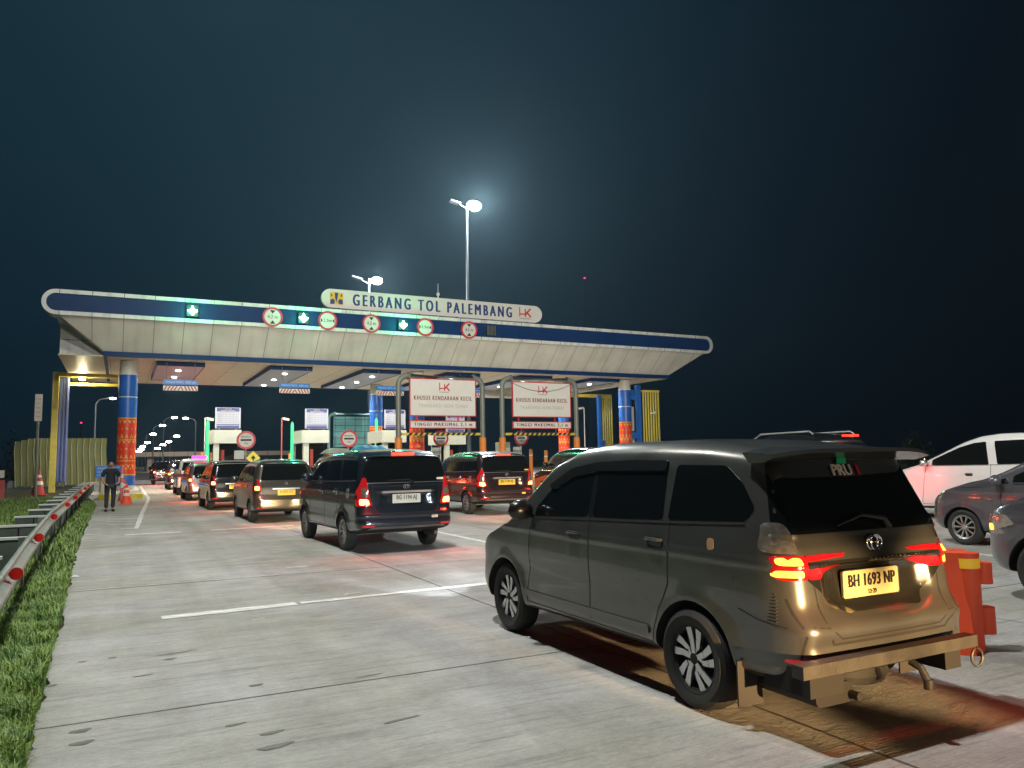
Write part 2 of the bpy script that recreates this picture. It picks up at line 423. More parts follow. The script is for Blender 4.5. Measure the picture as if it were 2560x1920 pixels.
def make_car(S, name, label, cat, loc, rz=0., group=None):
    root = thing(name, label, cat, loc, rz, group)
    nu, nv, nw = S.get('res', (84, 30, 36))
    me, bvh = shell(S, nu, nv, nw)
    me.materials.append(S['paint']); me.materials.append(M_dark)
    tmp = bpy.data.objects.new('tmp_body', me); col.objects.link(tmp)
    c = MB(); W = S['W']; R = S['arch']; az = S['axle_z']
    for ay in S['axles']:
        for sg in (-1, 1):
            x0, x1 = (-W/2-.3, -W/2+.30) if sg < 0 else (W/2-.30, W/2+.3)
            n = 40; poly = [(ay+R*cos(2*pi*k/n), az+R*sin(2*pi*k/n)) for k in range(n)]
            c.prism(poly, x0, x1, 'X')
    cut = c.build('tmp_cut', M_dark)
    md = tmp.modifiers.new('b', 'BOOLEAN'); md.operation = 'DIFFERENCE'; md.object = cut; md.solver = 'EXACT'
    dg = bpy.context.evaluated_depsgraph_get(); me2 = bpy.data.meshes.new_from_object(tmp.evaluated_get(dg))
    bpy.data.objects.remove(tmp); bpy.data.objects.remove(cut)
    me2.materials.clear(); me2.materials.append(S['paint']); me2.materials.append(M_dark)
    zmin = S['bot'][0][1]
    for p in me2.polygons:
        p.use_smooth = True; cc = p.center; n = p.normal; p.material_index = 0
        if n.z < -.75 and cc.z < .5: p.material_index = 1
        for ay in S['axles']:
            dd = sqrt((cc.y-ay)**2+(cc.z-az)**2)
            if dd < R*1.003 and abs(cc.x) < W/2*1.02: p.material_index = 1
    me2.set_sharp_from_angle(angle=radians(40))
    body = bpy.data.objects.new('body', me2); col.objects.link(body); body.parent = root
    for ay in S['axles']:
        for sg in (-1, 1):
            wheel(root, sg*(W/2-.115), ay, S['tyre_r'], S['tyre_r'], .19, S.get('rim', 'seven'), sg)
    for (nm, ax, poly, off, m) in S['panels']:
        lst = [(ax, poly)]
        if ax == 'LR': lst = [('L', poly), ('R', poly)]
        elif ax == 'BB': lst = [('B', poly), ('B', [(-a, b) for a, b in poly][::-1])]
        elif ax == 'FF': lst = [('F', poly), ('F', [(-a, b) for a, b in poly][::-1])]
        for a_, p_ in lst:
            nm2, lab = (nm if isinstance(nm, tuple) else (nm, None))
            q = panel(bvh, a_, p_, off, m, root, nm2, S.get('pres', .06), S.get('prr', .03))
            if q and lab: q['label'] = lab
    for side in 'LRBF':
        g = MB()
        for (ax, pts, wd) in S['seams']:
            if side in ax: ribbon(g, bvh, side, pts, wd)
        if g.f: g.build('panel_gap', M_dark, root)
        for (ax, pts, wd) in S.get('chrome', []):
            if side in ax:
                g = MB(); ribbon(g, bvh, side, pts, wd, .006)
                if g.f: g.build('trim_strip', S.get('chrome_m', M_chrome), root)
    # mirrors, handles
    my, mz = S['mirror']
    for sg in (-1, 1):
        c_ = cast(bvh, 'L' if sg < 0 else 'R', my, mz, 0)
        if c_:
            x = c_[0].x; m = MB()
            m.add(*ellip((x+sg*.125, my, mz+.045), (.115, .07, .085)))
            m.tube([(x-sg*.01, my+.0, mz-.01), (x+sg*.08, my, mz+.01)], .018, 8)
            m.build('mirror', S.get('mirror_m', S['paint']), root, True)
    for (hy, hz) in S['handles']:
        for sg in (-1, 1):
            c_ = cast(bvh, 'L' if sg < 0 else 'R', hy, hz, 0)
            if c_:
                x = c_[0].x
                m = MB(); m.tube([(x, hy-.08, hz), (x+sg*.028, hy-.065, hz+.004), (x+sg*.03, hy, hz+.006), (x+sg*.028, hy+.065, hz+.004), (x, hy+.08, hz)], [.009, .012, .012, .012, .009], 8)
                m.build('door_handle', S.get('handle_m', S['paint']), root, True)
                panel(bvh, 'L' if sg < 0 else 'R', [(hy-.085, hz-.048), (hy+.075, hz-.048), (hy+.085, hz+.018), (hy-.085, hz+.018)], .0015, M_black, root, 'handle_recess', .03, .03)
    if 'plate' in S: number_plate(bvh, root, *S['plate'])
    return root, bvh
def ellip(c, rr, n=16, m=10):
    vs = []; fs = []
    for i in range(1, m):
        a = pi*i/m
        for k in range(n):
            t = 2*pi*k/n; vs.append((c[0]+rr[0]*sin(a)*cos(t), c[1]+rr[1]*sin(a)*sin(t), c[2]+rr[2]*cos(a)))
    vs.append((c[0], c[1], c[2]+rr[2])); vs.append((c[0], c[1], c[2]-rr[2])); T = len(vs)-2
    for i in range(m-2):
        for k in range(n): fs.append((i*n+k, i*n+(k+1) % n, (i+1)*n+(k+1) % n, (i+1)*n+k))
    for k in range(n): fs.append((T, (k+1) % n, k)); fs.append((T+1, (m-2)*n+k, (m-2)*n+(k+1) % n))
    return vs, fs
def number_plate(bvh, root, s, s2, x, z, wd, ht, m, mt, face='B', off=.02):
    c, n = cast(bvh, face, x, z, off)
    mb = MB(); y = c.y
    if face == 'F':
        mb.prism(stadium(x-wd/2, x+wd/2, z-ht/2, z+ht/2, 3, .012), y-.004, y+.006, 'Y'); p = mb.build('number_plate', m, root)
        text(s, ht*.62, (x, y+.009, z+.01), mt, p, 'lettering', .72, (pi/2, 0, pi)); return
    mb.prism(stadium(x-wd/2, x+wd/2, z-ht/2, z+ht/2, 3, .012), y-.006, y+.012, 'Y'); p = mb.build('number_plate', m, root)
    text(s, ht*.66, (x, y-.009, z+ht*.10), mt, p, 'lettering', .72, (pi/2, 0, 0), .002, bold=.012, sp=1.08)
    if s2: text(s2, ht*.24, (x, y-.009, z-ht*.34), mt, p, 'lettering', .9, (pi/2, 0, 0), .002)
    # edge frame of the plate
    fr = MB(); o = stadium(x-wd/2-.004, x+wd/2+.004, z-ht/2-.004, z+ht/2+.004, 3, .014)
    fr.tube([(a, y-.005, b) for a, b in o+[o[0]]], .0035, 6); fr.build('plate_frame', M_black, p)
def drop_panel(S): pass
# tail lamp glasses
G_red = glow('brake_lamp_red', (1, .035, .015), 6.0)
G_hot = glow('brake_lamp_core', (1, .20, .05), 14.0)
G_amb = glow('tail_lamp_amber', (1, .36, .03), 5.)
G_warm = glow('headlamp_core', (1, .86, .6), 25.)
M_lred = mat('tail_lens_red', (.32, .006, .01), .12, coat=1, emit=(1, .02, .02), es=.25)
M_lclear = mat('tail_lens_clear', (.36, .32, .28), .15, .6, coat=1, noise=.3, nscale=30)
P_avz = mat('dark_grey_paint', (.112, .112, .106), .29, .6, coat=.7, noise=.12, nscale=2.5)
P_inn = mat('dark_blue_paint', (.022, .030, .042), .22, .5, coat=1.)
P_gold = mat('bronze_paint', (.07, .062, .05), .28, .5, coat=.8)
P_maroon = mat('dark_maroon_paint', (.028, .014, .016), .25, .35, coat=.9)
P_silver = mat('silver_paint', (.42, .44, .46), .28, .6, coat=.8)
P_black = mat('black_paint', (.010, .010, .011), .2, .2, coat=1.)
P_white = mat('white_car_paint', (.74, .73, .72), .25, 0, coat=.9)
P_grey = mat('dark_purple_grey_paint', (.13, .125, .14), .28, .5, coat=.9)
P_plateW = mat('plate_white', (.72, .70, .60), .4)
P_plateY = mat('plate_yellow', (.80, .52, .06), .4)
P_plateC = mat('plate_cream', (.52, .44, .20), .4, noise=.08, nscale=9)
P_dirty = mat('dusty_steel', (.060, .055, .047), .55, .5, noise=.2, nscale=10, bump=.12)
P_gar_shade = mat('garnish_and_recess_shade', (.030, .029, .025), .22, .5, coat=1.)  # garnish strip colour, also used to darken the plate recess
def avz_extra(x, y, z, U, V, Z):
    x *= 1-.105*(1-U)**5
    if U < .25:
        k = (1-U/.25)
        ax = abs(x+.0)
        # number plate recess, shelf under the lamp strip, tailgate fold
        rec = 1/(1+math.exp(-( .42-ax)/.02))*1/(1+math.exp(-(z-.645-.0*ax-.30*max(0, ax-.22))/.010))*1/(1+math.exp(-(.905-z)/.008))
        y += .065*rec*k
        y += -.018*math.exp(-((z-.925)/.022)**2)*k
        y += .010*math.exp(-((z-1.045)/.03)**2)*k
        y += .012*math.exp(-((z-.50)/.018)**2)*k*(1 if ax < .55 else math.exp(-((ax-.55)/.05)**2))
        y += -.012*math.exp(-((z-.585)/.05)**2)*k
    return x, y, z
AVZ = dict(L=4.12, W=1.59, top=[(0, 1.545), (.25, 1.57), (.6, 1.60), (1.2, 1.62), (1.9, 1.62), (2.3, 1.59), (2.6, 1.50), (2.95, 1.26), (3.25, 1.04), (3.42, .97), (3.75, .86), (3.98, .74), (4.12, .60)],
    bot=[(0, .30), (.5, .26), (3.5, .22), (4.12, .24)],
    rear=[(.2, .12), (.3, .05), (.38, .0), (.60, .005), (.64, .03), (.7, .06), (.9, .085), (1.0, .10), (1.12, .13), (1.5, .30), (1.62, .40)],
    front=[(.2, .16), (.35, .03), (.45, 0), (.7, .04), (.85, .14), (1.0, .3)],
    tum=[(.18, .88), (.25, .94), (.33, .975), (.45, .985), (.7, 1.0), (.9, .99), (1.02, .975), (1.10, .955), (1.45, .85), (1.55, .80), (1.65, .73)],
    crease=[(.93, .018, .010), (.40, .05, .006), (.62, .10, -.010)], axles=(.82, 3.32), axle_z=.30, arch=.345, tyre_r=.30, rim='split', paint=P_avz,
    mirror=(2.80, 1.05), mirror_m=M_trim, handles=[(1.16, .985), (2.13, .955)], res=(110, 44, 52), pres=.035, extra=avz_extra,
    panels=[
     ('window', 'LR', [(2.78, 1.045), (2.76, 1.12), (2.55, 1.28), (2.25, 1.40), (1.97, 1.445), (1.97, 1.085)], .003, M_glass),
     ('window', 'LR', [(1.90, 1.445), (1.50, 1.465), (1.12, 1.465), (1.10, 1.115), (1.90, 1.085)], .003, M_glass),
     ('window', 'LR', [(1.03, 1.47), (.60, 1.465), (.46, 1.37), (.34, 1.22), (.40, 1.145), (1.05, 1.12)], .003, M_glass),
     ('door_frame', 'LR', [(1.965, 1.45), (1.965, 1.085), (1.905, 1.085), (1.905, 1.45)], .002, M_trim),
     (('rain_visor', None), 'LR', [(2.60, 1.30), (2.28, 1.445), (1.95, 1.49), (1.50, 1.505), (1.12, 1.50), (1.12, 1.435), (1.90, 1.43), (2.25, 1.385), (2.52, 1.27)], .018, M_trim),
     ('rear_window', 'B', [(-.715, 1.14), (-.68, 1.085), (.68, 1.085), (.715, 1.14), (.615, 1.485), (-.615, 1.485)], .004, M_glass),
     ('windscreen', 'F', [(-.66, 1.08), (.66, 1.08), (.55, 1.50), (-.55, 1.50)], .003, M_glass),
     (('tail_lamp', 'clear upper section of the tail lamp'), 'BB', [(-.775, .985), (-.640, .985), (-.655, 1.09), (-.675, 1.15), (-.735, 1.15)], .012, M_lclear),
     (('tail_lamp', 'lit red and amber tail lamp'), 'BB', [(-.762, .845), (-.60, .845), (-.60, .975), (-.762, .975)], .012, M_lred),
     ('brake_light', 'BB', [(-.755, .925), (-.635, .925), (-.64, .965), (-.75, .965)], .016, G_amb),
     ('brake_light', 'BB', [(-.765, .86), (-.63, .86), (-.635, .897), (-.76, .897)], .016, G_amb),
     ('tail_lamp', 'BB', [(-.60, .94), (-.30, .955), (-.28, .975), (-.60, .975)], .010, M_lred),
     ('tail_lamp', 'BB', [(-.60, .845), (-.50, .845), (-.26, .91), (-.28, .925), (-.60, .90)], .010, M_lred),
     ('recess_shade', 'B', [(-.62, .855), (-.33, .650), (.33, .650), (.62, .855), (.58, .895), (-.58, .895)], .002, P_gar_shade),  # dark panel paints in the plate recess's shade; the surface is body paint
     ('garnish_strip', 'B', [(-.60, .905), (.60, .905), (.60, .937), (-.60, .937)], .012, P_gar_shade),
     ('lamp_strip', 'BB', [(-.735, 1.07), (-.665, 1.07), (-.67, 1.085), (-.735, 1.085)], .018, M_alloy),
     ('lamp_strip', 'BB', [(-.74, 1.03), (-.655, 1.03), (-.66, 1.045), (-.74, 1.045)], .018, M_alloy),
     (('reflector', None), 'BB', [(-.76, .42), (-.50, .42), (-.50, .445), (-.76, .44)], .008, M_lred),
     ('side_moulding', 'LR', [(1.22, .375), (2.95, .375), (2.97, .40), (2.94, .425), (1.24, .43)], .014, P_avz),
     (('sticker', 'round tan sticker behind the rear door'), 'L', [(.62, .965), (.675, .965), (.68, 1.035), (.625, 1.035)], .002, mat('tan_sticker', (.42, .25, .12), .5)),
     ('head_lamp', 'FF', [(-.72, .70), (-.45, .70), (-.45, .78), (-.74, .82)], .008, M_lclear),
     ],
    seams=[('LR', [(2.92, .33), (2.86, .6), (2.86, .85), (2.80, 1.03)], .009), ('LR', [(1.935, .31), (1.935, 1.09)], .009), ('LR', [(1.02, 1.12), (1.03, .72), (1.13, .55), (1.20, .33)], .009),
      ('LR', [(2.92, .325), (1.2, .325)], .007), ('LR', [(.12, .60), (.30, .62), (.44, .66)], .006),
      ('B', [(-.66, 1.09), (-.665, .98)], .008), ('B', [(.66, 1.09), (.665, .98)], .008), ('B', [(-.56, .84), (-.54, .60), (-.44, .535), (.44, .535), (.54, .60), (.56, .84)], .009),
      ('B', [(-.52, .535), (-.50, .508), (.50, .508), (.52, .535), (.66, .62), (.72, .80)], .014), ('B', [(-.72, .40), (-.69, .56), (-.73, .75)], .010), ('B', [(-.54, .60), (-.75, .62)], .006), ('B', [(.54, .60), (.75, .62)], .006)],
    chrome=[('LR', [(.40, 1.137), (1.0, 1.108), (1.9, 1.073), (2.78, 1.035)], .012)], chrome_m=mat('belt_trim', (.16, .16, .15), .35, .8),
    plate=('BH 1693 NP', '12·29', -.03, .79, .46, .15, P_plateC, M_black))

def sx_(q): return [(a*.925, b) for a, b in q]
AVZ['panels'] = [(n, ax, sx_(p) if ax in ('B', 'BB') else p, o, m) for n, ax, p, o, m in AVZ['panels']]
AVZ['seams'] = [(ax, sx_(p) if ax == 'B' else p, w_) for ax, p, w_ in AVZ['seams']]
# ------------------------------------------------------------------ ground, road, markings
def sheet(name, poly, z, m, kind='structure', label=None):
    me = bpy.data.meshes.new(name); me.from_pydata([(a, b, z) for a, b in poly], [], [tuple(range(len(poly)))]); me.materials.append(m)
    o = bpy.data.objects.new(name, me); col.objects.link(o); o['kind'] = kind
    return o
def concrete_mat():
    m = bpy.data.materials.new('tined_concrete'); m.use_nodes = True; t = m.node_tree; b = t.nodes['Principled BSDF']; n = t.nodes.new; l = t.links.new
    b.inputs['Roughness'].default_value = .78; b.inputs['Specular IOR Level'].default_value = .35
    c = n('ShaderNodeTexCoord'); sx = n('ShaderNodeSeparateXYZ'); l(c.outputs['Object'], sx.inputs[0])
    def noise(sc, det, scale=(1, 1, 1), rough=.6):
        mp = n('ShaderNodeMapping'); mp.inputs['Scale'].default_value = scale; l(c.outputs['Object'], mp.inputs[0])
        x = n('ShaderNodeTexNoise'); x.inputs['Scale'].default_value = sc; x.inputs['Detail'].default_value = det; x.inputs['Roughness'].default_value = rough
        l(mp.outputs[0], x.inputs['Vector']); return x.outputs['Fac']
    def rng(v, a, b_, c_, d):
        x = n('ShaderNodeMapRange'); x.inputs[1].default_value = a; x.inputs[2].default_value = b_; x.inputs[3].default_value = c_; x.inputs[4].default_value = d; l(v, x.inputs[0]); return x.outputs[0]
    def mth(op, a, b_=None):
        x = n('ShaderNodeMath'); x.operation = op
        for i, v in enumerate((a, b_)):
            if v is None: continue
            if isinstance(v, (int, float)): x.inputs[i].default_value = v
            else: l(v, x.inputs[i])
        return x.outputs[0]
    big = rng(noise(.25, 4), .35, .65, .82, 1.14)
    mid = rng(noise(1.6, 7, (1, 1.6, 1), .7), .35, .7, 1.12, .78)
    fine = rng(noise(30, 6, (.6, 1.5, 1), .8), .3, .75, 1.16, .74)
    streak = rng(noise(2.2, 8, (.55, 9, 1), .7), .52, .74, 1.04, .62)
    scuff = rng(noise(1.1, 7, (.35, 3.2, 1), .75), .58, .70, 1.0, .62)
    pits = rng(noise(16, 3, (.6, 1.8, 1)), .70, .76, 1.0, .6)
    v = mth('MULTIPLY', mth('MULTIPLY', big, mid), mth('MULTIPLY', fine, streak)); v = mth('MULTIPLY', mth('MULTIPLY', v, scuff), pits)
    tyre = rng(noise(1.3, 5, (1.1, .05, 1), .6), .42, .68, 1.04, .82); blot = rng(noise(.8, 8, (1, 1.4, 1), .75), .60, .74, 1.0, .74)
    v = mth('MULTIPLY', v, mth('MULTIPLY', tyre, blot))
    # joints across the slab every 5.5 m, along it every 3.6 m
    wob = mth('MULTIPLY', mth('SUBTRACT', noise(3, 4), .5), .014)
    def joint(coord, off, period, wd):
        f_ = mth('FRACT', mth('DIVIDE', mth('ADD', mth('ADD', coord, off), wob), period))
        d = mth('MULTIPLY', mth('ABSOLUTE', mth('SUBTRACT', f_, .5)), period)
        return rng(d, wd*.4, wd, .30, 1.0)
    j = mth('MINIMUM', joint(sx.outputs[1], -5.42+2.75, 5.5, .016), mth('MAXIMUM', joint(sx.outputs[0], -3.5+1.85, 3.7, .014), rng(sx.outputs[0], 1.0, 1.1, 1.0, 0.0)))
    v = mth('MULTIPLY', v, j)
    mx = n('ShaderNodeMix'); mx.data_type = 'RGBA'; l(rng(noise(.5, 2), .35, .65, 0, 1), mx.inputs[0])
    mx.inputs[6].default_value = (.395, .38, .335, 1); mx.inputs[7].default_value = (.395, .382, .375, 1)  # warm and cool patches put pools of different lamp colour into the concrete
    ml = n('ShaderNodeVectorMath'); ml.operation = 'SCALE'; l(mx.outputs[2], ml.inputs[0]); l(v, ml.inputs['Scale']); l(ml.outputs[0], b.inputs['Base Color'])
    # tining grooves run across the lanes
    gw = mth('SINE', mth('MULTIPLY', mth('ADD', sx.outputs[1], mth('MULTIPLY', noise(1.2, 3), .05)), 2*pi/.026))
    gh = mth('MULTIPLY', gw, rng(noise(.9, 5),   .40, .65, .0, .22))
    hgt = mth('ADD', mth('ADD', gh, mth('MULTIPLY', noise(60, 4), .9)), mth('ADD', mth('MULTIPLY', noise(7, 6, (.7, 1.6, 1), .7), 2.6), mth('MULTIPLY', j, 2.0)))
    bp = n('ShaderNodeBump'); bp.inputs['Strength'].default_value = 1.0; bp.inputs['Distance'].default_value = .010
    l(hgt, bp.inputs['Height']); l(bp.outputs[0], b.inputs['Normal'])
    return m
M_conc = concrete_mat()
M_soil = mat('verge_soil', (.028, .034, .014), .95, noise=.5, nscale=2, bump=.6, bscale=14)
def paint_mat():
    m = bpy.data.materials.new('worn_road_paint'); m.use_nodes = True; t = m.node_tree; b = t.nodes['Principled BSDF']; n = t.nodes.new; l = t.links.new
    b.inputs['Roughness'].default_value = .7
    c = n('ShaderNodeTexCoord'); x = n('ShaderNodeTexNoise'); x.inputs['Scale'].default_value = 9; x.inputs['Detail'].default_value = 8; x.inputs['Roughness'].default_value = .7
    mp = n('ShaderNodeMapping'); mp.inputs['Scale'].default_value = (.5, 2.5, 1); l(c.outputs['Object'], mp.inputs[0]); l(mp.outputs[0], x.inputs['Vector'])
    r_ = n('ShaderNodeMapRange'); r_.inputs[1].default_value = .42; r_.inputs[2].default_value = .60; l(x.outputs['Fac'], r_.inputs[0])
    mx = n('ShaderNodeMix'); mx.data_type = 'RGBA'; l(r_.outputs[0], mx.inputs[0]); mx.inputs[6].default_value = (.85, .84, .80, 1); mx.inputs[7].default_value = (.46, .44, .40, 1)
    l(mx.outputs[2], b.inputs['Base Color']); return m
M_paint = paint_mat()
sheet('ground', [(-450, -150), (450, -150), (450, 650), (-450, 650)], -.035, M_soil)
edge = [(.0, -12), (-.19, 0), (-.35, 4.0), (-.40, 5.5), (-.46, 8.6), (-.53, 11.5), (-.60, 14.6), (-.67, 20), (-.72, 33), (-.95, 38), (-1.5, 44), (-1.8, 62), (-2.5, 90), (-1.0, 200), (6, 500)]
je = []
for (a, b), (c, d) in zip(edge, edge[1:]):
    n = max(1, int((d-b)/.12)) if b < 30 else max(1, int((d-b)/1.))
    for k in range(n):
        t = k/n; je.append((a+(c-a)*t+(random.uniform(-.022, .022)+.015*sin((b+(d-b)*t)*2.3) if b < 30 else 0), b+(d-b)*t))
je.append(edge[-1])
mb = MB()
n = len(je); mb.add([(a, b, .0) for a, b in je]+[(a, b, -.05) for a, b in je]+[(62, b, 0) for a, b in je], [(i, i+1, n+i+1, n+i) for i in range(n-1)]+[(i, 2*n+i, 2*n+i+1, i+1) for i in range(n-1)])
road = mb.build('road', M_conc); road['kind'] = 'structure'
sheet('side_road', [(-16, 46), (-6.3, 46), (-5.5, 70), (-4, 120), (-1, 300), (-9, 300), (-14, 120)], -.02, mat('asphalt', (.055, .052, .05), .8, noise=.2, bump=.4))
def strip(x0, y0, x1, y1, wd, z=.004):
    """a painted stroke with ragged edges"""
    a, b = Vector((x0, y0)), Vector((x1, y1)); n = max(2, int((b-a).length/.08)); t = (b-a).normalized(); q = Vector((-t.y, t.x))
    L_ = []; R_ = []
    for i in range(n+1):
        p = a+(b-a)*i/n
        L_.append(p+q*(wd/2+random.uniform(-.012, .012))); R_.append(p-q*(wd/2+random.uniform(-.012, .012)))
    return [(p.x, p.y, z) for p in L_]+[(p.x, p.y, z) for p in R_], [(i, i+1, n+1+i+1, n+1+i) for i in range(n)]
def marking(strips, z=.004):
    mb = MB()
    for s in strips: mb.add(*strip(*s, z=z))
    o = mb.build('road_marking', M_paint); o['kind'] = 'structure'; return o
marking([(.42, 8.60, 1.75, 8.66, .19), (1.80, 8.665, 3.1, 8.72, .11), (3.1, 8.72, 4.1, 8.75, .14)])
marking([(-.45, 10.97, 1.98, 10.97, .022)])
marking([(2.2, 11.6, 2.5, 11.62, .05), (2.35, 8.95, 2.55, 8.97, .04), (1.2, 8.0, 1.32, 8.02, .025)])
marking([(.15, 18.98, 1.28, 18.95, .2), (1.92, 19.0, 3.8, 19.15, .2)])
marking([(6.05, 9.5, 6.05, 16.6, .11)]); marking([(6.05, 18.5, 6.05, 24.5, .11)]); marking([(11.4, 6, 11.4, 30, .11)])
marking([(.40, 20.6, .48, 22.3, .10), (.48, 22.3, .68, 27, .12), (.68, 27, 1.0, 33.5, .13), (1.0, 33.5, 1.22, 38.5, .13), (1.22, 38.5, 1.34, 60, .13), (.05, 20.8, .44, 20.8, .10)])
marking([(-.25+.0*k, 22.6+1.1*k, .44+.045*k, 22.2+1.1*k, .09) for k in range(14)])
marking([(-.62, 19.6, -.30, 19.6, .08), (-.6, 21.2, -.34, 21.2, .07), (-.6, 18.0, -.28, 18.0, .05)])
marking([(8.6+5.4*k, 28, 8.6+5.4*k, 40, .12) for k in range(1)])
M_stain = mat('oil_stain', (.15, .14, .12), .6, noise=.4, nscale=30)
def blob(x, y, a, b, ang, z=.003, n=22):
    pts = []
    for k in range(n):
        t = 2*pi*k/n; rr = 1+.14*sin(3*t+x)+random.uniform(-.09, .09)
        px, py = a*rr*cos(t), b*rr*sin(t); pts.append((x+px*cos(ang)-py*sin(ang), y+px*sin(ang)+py*cos(ang)))
    return pts
from functools import partial
def G_(px, py):
    d = f+r*((px-1280)/1924)-u*((py-960)/1924); t = -CAM_H/d.z; return d.x*t, d.y*t
for px, py, a, b in ((200, 1828, .055, .03), (204, 1858, .06, .032), (680, 1832, .07, .025), (690, 1866, .10, .03), (640, 1713, .05, .02), (205, 1655, .03, .012), (790, 1415, .20, .008), (1340, 1500, .05, .02), (920, 1690, .10, .012), (355, 1690, .07, .01), (1000, 1800, .12, .015), (588, 1812, .06, .015), (130, 1714, .035, .02), (440, 1633, .16, .012), (425, 1648, .05, .02), (280, 1645, .03, .012)):
    x, y = G_(px, py); s = sheet('stain', blob(x, y, a, b, .15), .003, M_stain)
M_litter = mat('litter_white', (.7, .7, .68), .6)
def litter(px, py, s, label):
    x, y = G_(px, py); g = MB(); n = 7
    vs = [(x+s*random.uniform(.6, 1)*cos(2*pi*k/n), y+s*.5*random.uniform(.6, 1)*sin(2*pi*k/n), .008) for k in range(n)]+[(x, y, .03)]
    g.add(vs, [(k, (k+1) % n, n) for k in range(n)]+[tuple(range(n))]); o = g.build('litter', M_litter); tag(o, label, 'litter', 'litter on the road')
litter(186, 1443, .07, 'crumpled white paper at the grass edge beside the road joint')
litter(78, 1874, .03, 'small white scrap in the grass at the bottom left corner')
# ------------------------------------------------------------------ grass verge
M_grass = bpy.data.materials.new('grass_blades'); M_grass.use_nodes = True
t_ = M_grass.node_tree; b_ = t_.nodes['Principled BSDF']; b_.inputs['Roughness'].default_value = .55
at = t_.nodes.new('ShaderNodeTexNoise'); at.inputs['Scale'].default_value = 5.0; at.inputs['Detail'].default_value = 5
tc_ = t_.nodes.new('ShaderNodeTexCoord'); t_.links.new(tc_.outputs['Object'], at.inputs['Vector'])
an = t_.nodes.new('ShaderNodeTexNoise'); an.inputs['Scale'].default_value = 70; an.inputs['Detail'].default_value = 1; t_.links.new(tc_.outputs['Object'], an.inputs['Vector'])
am = t_.nodes.new('ShaderNodeMix'); am.inputs[0].default_value = .45; t_.links.new(at.outputs['Fac'], am.inputs[2]); t_.links.new(an.outputs['Fac'], am.inputs[3])
rm = t_.nodes.new('ShaderNodeValToRGB'); rm.color_ramp.elements[0].position = .38; rm.color_ramp.elements[0].color = (.06, .16, .03, 1); rm.color_ramp.elements[1].position = .60; rm.color_ramp.elements[1].color = (.34, .46, .10, 1)
k_ = rm.color_ramp.elements.new(.80); k_.color = (.55, .50, .22, 1); t_.links.new(am.outputs[0], rm.inputs[0]); t_.links.new(rm.outputs[0], b_.inputs['Base Color'])
import numpy as np
rs = np.random.RandomState(3)
def edge_x(y): return lerp_tab(edge, y)
def make_grass(name, n, xr, yr, hmin, hmax, wd, ypow=1.0, keep=None):
    ys = yr[0]+(yr[1]-yr[0])*rs.rand(n)**ypow; ex = np.interp(ys, [b for a, b in edge], [a for a, b in edge])
    xs = ex-.01-(xr)*rs.rand(n)**1.15
    if keep is not None:
        k = keep(xs, ys); xs, ys = xs[k], ys[k]; n = len(xs)
    clump = np.sin(xs*7.1+np.sin(ys*3.3)*2)*np.sin(ys*5.7+xs*2)*.5+.5
    h = (hmin+(hmax-hmin)*rs.rand(n))*(.55+.75*clump)
    a = rs.rand(n)*2*pi; ln = h*(.35+.7*rs.rand(n)); w_ = wd*(.7+.6*rs.rand(n))
    dx, dy = np.cos(a), np.sin(a); z0 = -.03
    V = np.zeros((n, 5, 3))
    V[:, 0] = np.stack([xs-dy*w_, ys+dx*w_, np.full(n, z0)], 1); V[:, 1] = np.stack([xs+dy*w_, ys-dx*w_, np.full(n, z0)], 1)
    mx_, my_ = xs+dx*ln*.3, ys+dy*ln*.3
    V[:, 2] = np.stack([mx_+dy*w_*.7, my_-dx*w_*.7, h*.65], 1); V[:, 3] = np.stack([mx_-dy*w_*.7, my_+dx*w_*.7, h*.65], 1)
    V[:, 4] = np.stack([xs+dx*ln, ys+dy*ln, h*(.75+.25*rs.rand(n))], 1)
    me = bpy.data.meshes.new(name); me.vertices.add(n*5); me.vertices.foreach_set('co', V.reshape(-1))
    base = np.arange(n)*5
    idx = np.stack([base, base+1, base+2, base+3, base+3, base+2, base+4], 1).reshape(-1)
    me.loops.add(n*7); me.loops.foreach_set('vertex_index', idx)
    me.polygons.add(n*2); st = np.stack([np.arange(n)*7, np.arange(n)*7+4], 1).reshape(-1); me.polygons.foreach_set('loop_start', st)
    me.update(calc_edges=True); me.validate(); me.materials.append(M_grass)
    o = bpy.data.objects.new(name, me); col.objects.link(o); o['kind'] = 'stuff'; o['label'] = 'green grass verge beside the concrete road'
    return o
g1 = make_grass('grass', 70000, 2.4, (3.6, 12.5), .05, .15, .0042, 1.25)
g2 = make_grass('grass', 26000, 3.0, (12, 36), .05, .13, .007, 1.0)
g3 = make_grass('grass', 12000, 9.0, (14, 44), .06, .16, .010, 1.0, lambda x, y: x < -2.2)
# tuft on the edge at the bottom left
# ------------------------------------------------------------------ guard rail
gr = thing('guard_rail', 'galvanised guard rail with round red reflectors beside the grass verge', 'guard rail', (-.9, 10, 0))
def rx(y): return lerp_tab([(2, -.66), (7.3, -.80), (10.7, -.93), (16.6, -1.10), (30.5, -1.20), (44, -1.30)], y)
prof = [(.0, .715), (.028, .70), (.034, .672), (.02, .645), (-.03, .61), (-.045, .572), (-.03, .535), (.02, .50), (.034, .472), (.028, .445), (0, .43)]
g = MB(); ys = [2+.5*i for i in range(85)]; vs = []; fs = []
for y in ys:
    for (a, z) in prof: vs.append((rx(y)+a+.9, y-10, z))
m_ = len(prof)
for i in range(len(ys)-1):
    for k in range(m_-1): fs.append((i*m_+k, i*m_+k+1, (i+1)*m_+k+1, (i+1)*m_+k))
g.add(vs, fs)
be = g.build('beam', mat('rail_steel', (.22, .26, .23), .45, .45, noise=.35, nscale=5), gr, True, 60); sd = be.modifiers.new('s', 'SOLIDIFY'); sd.thickness = .006
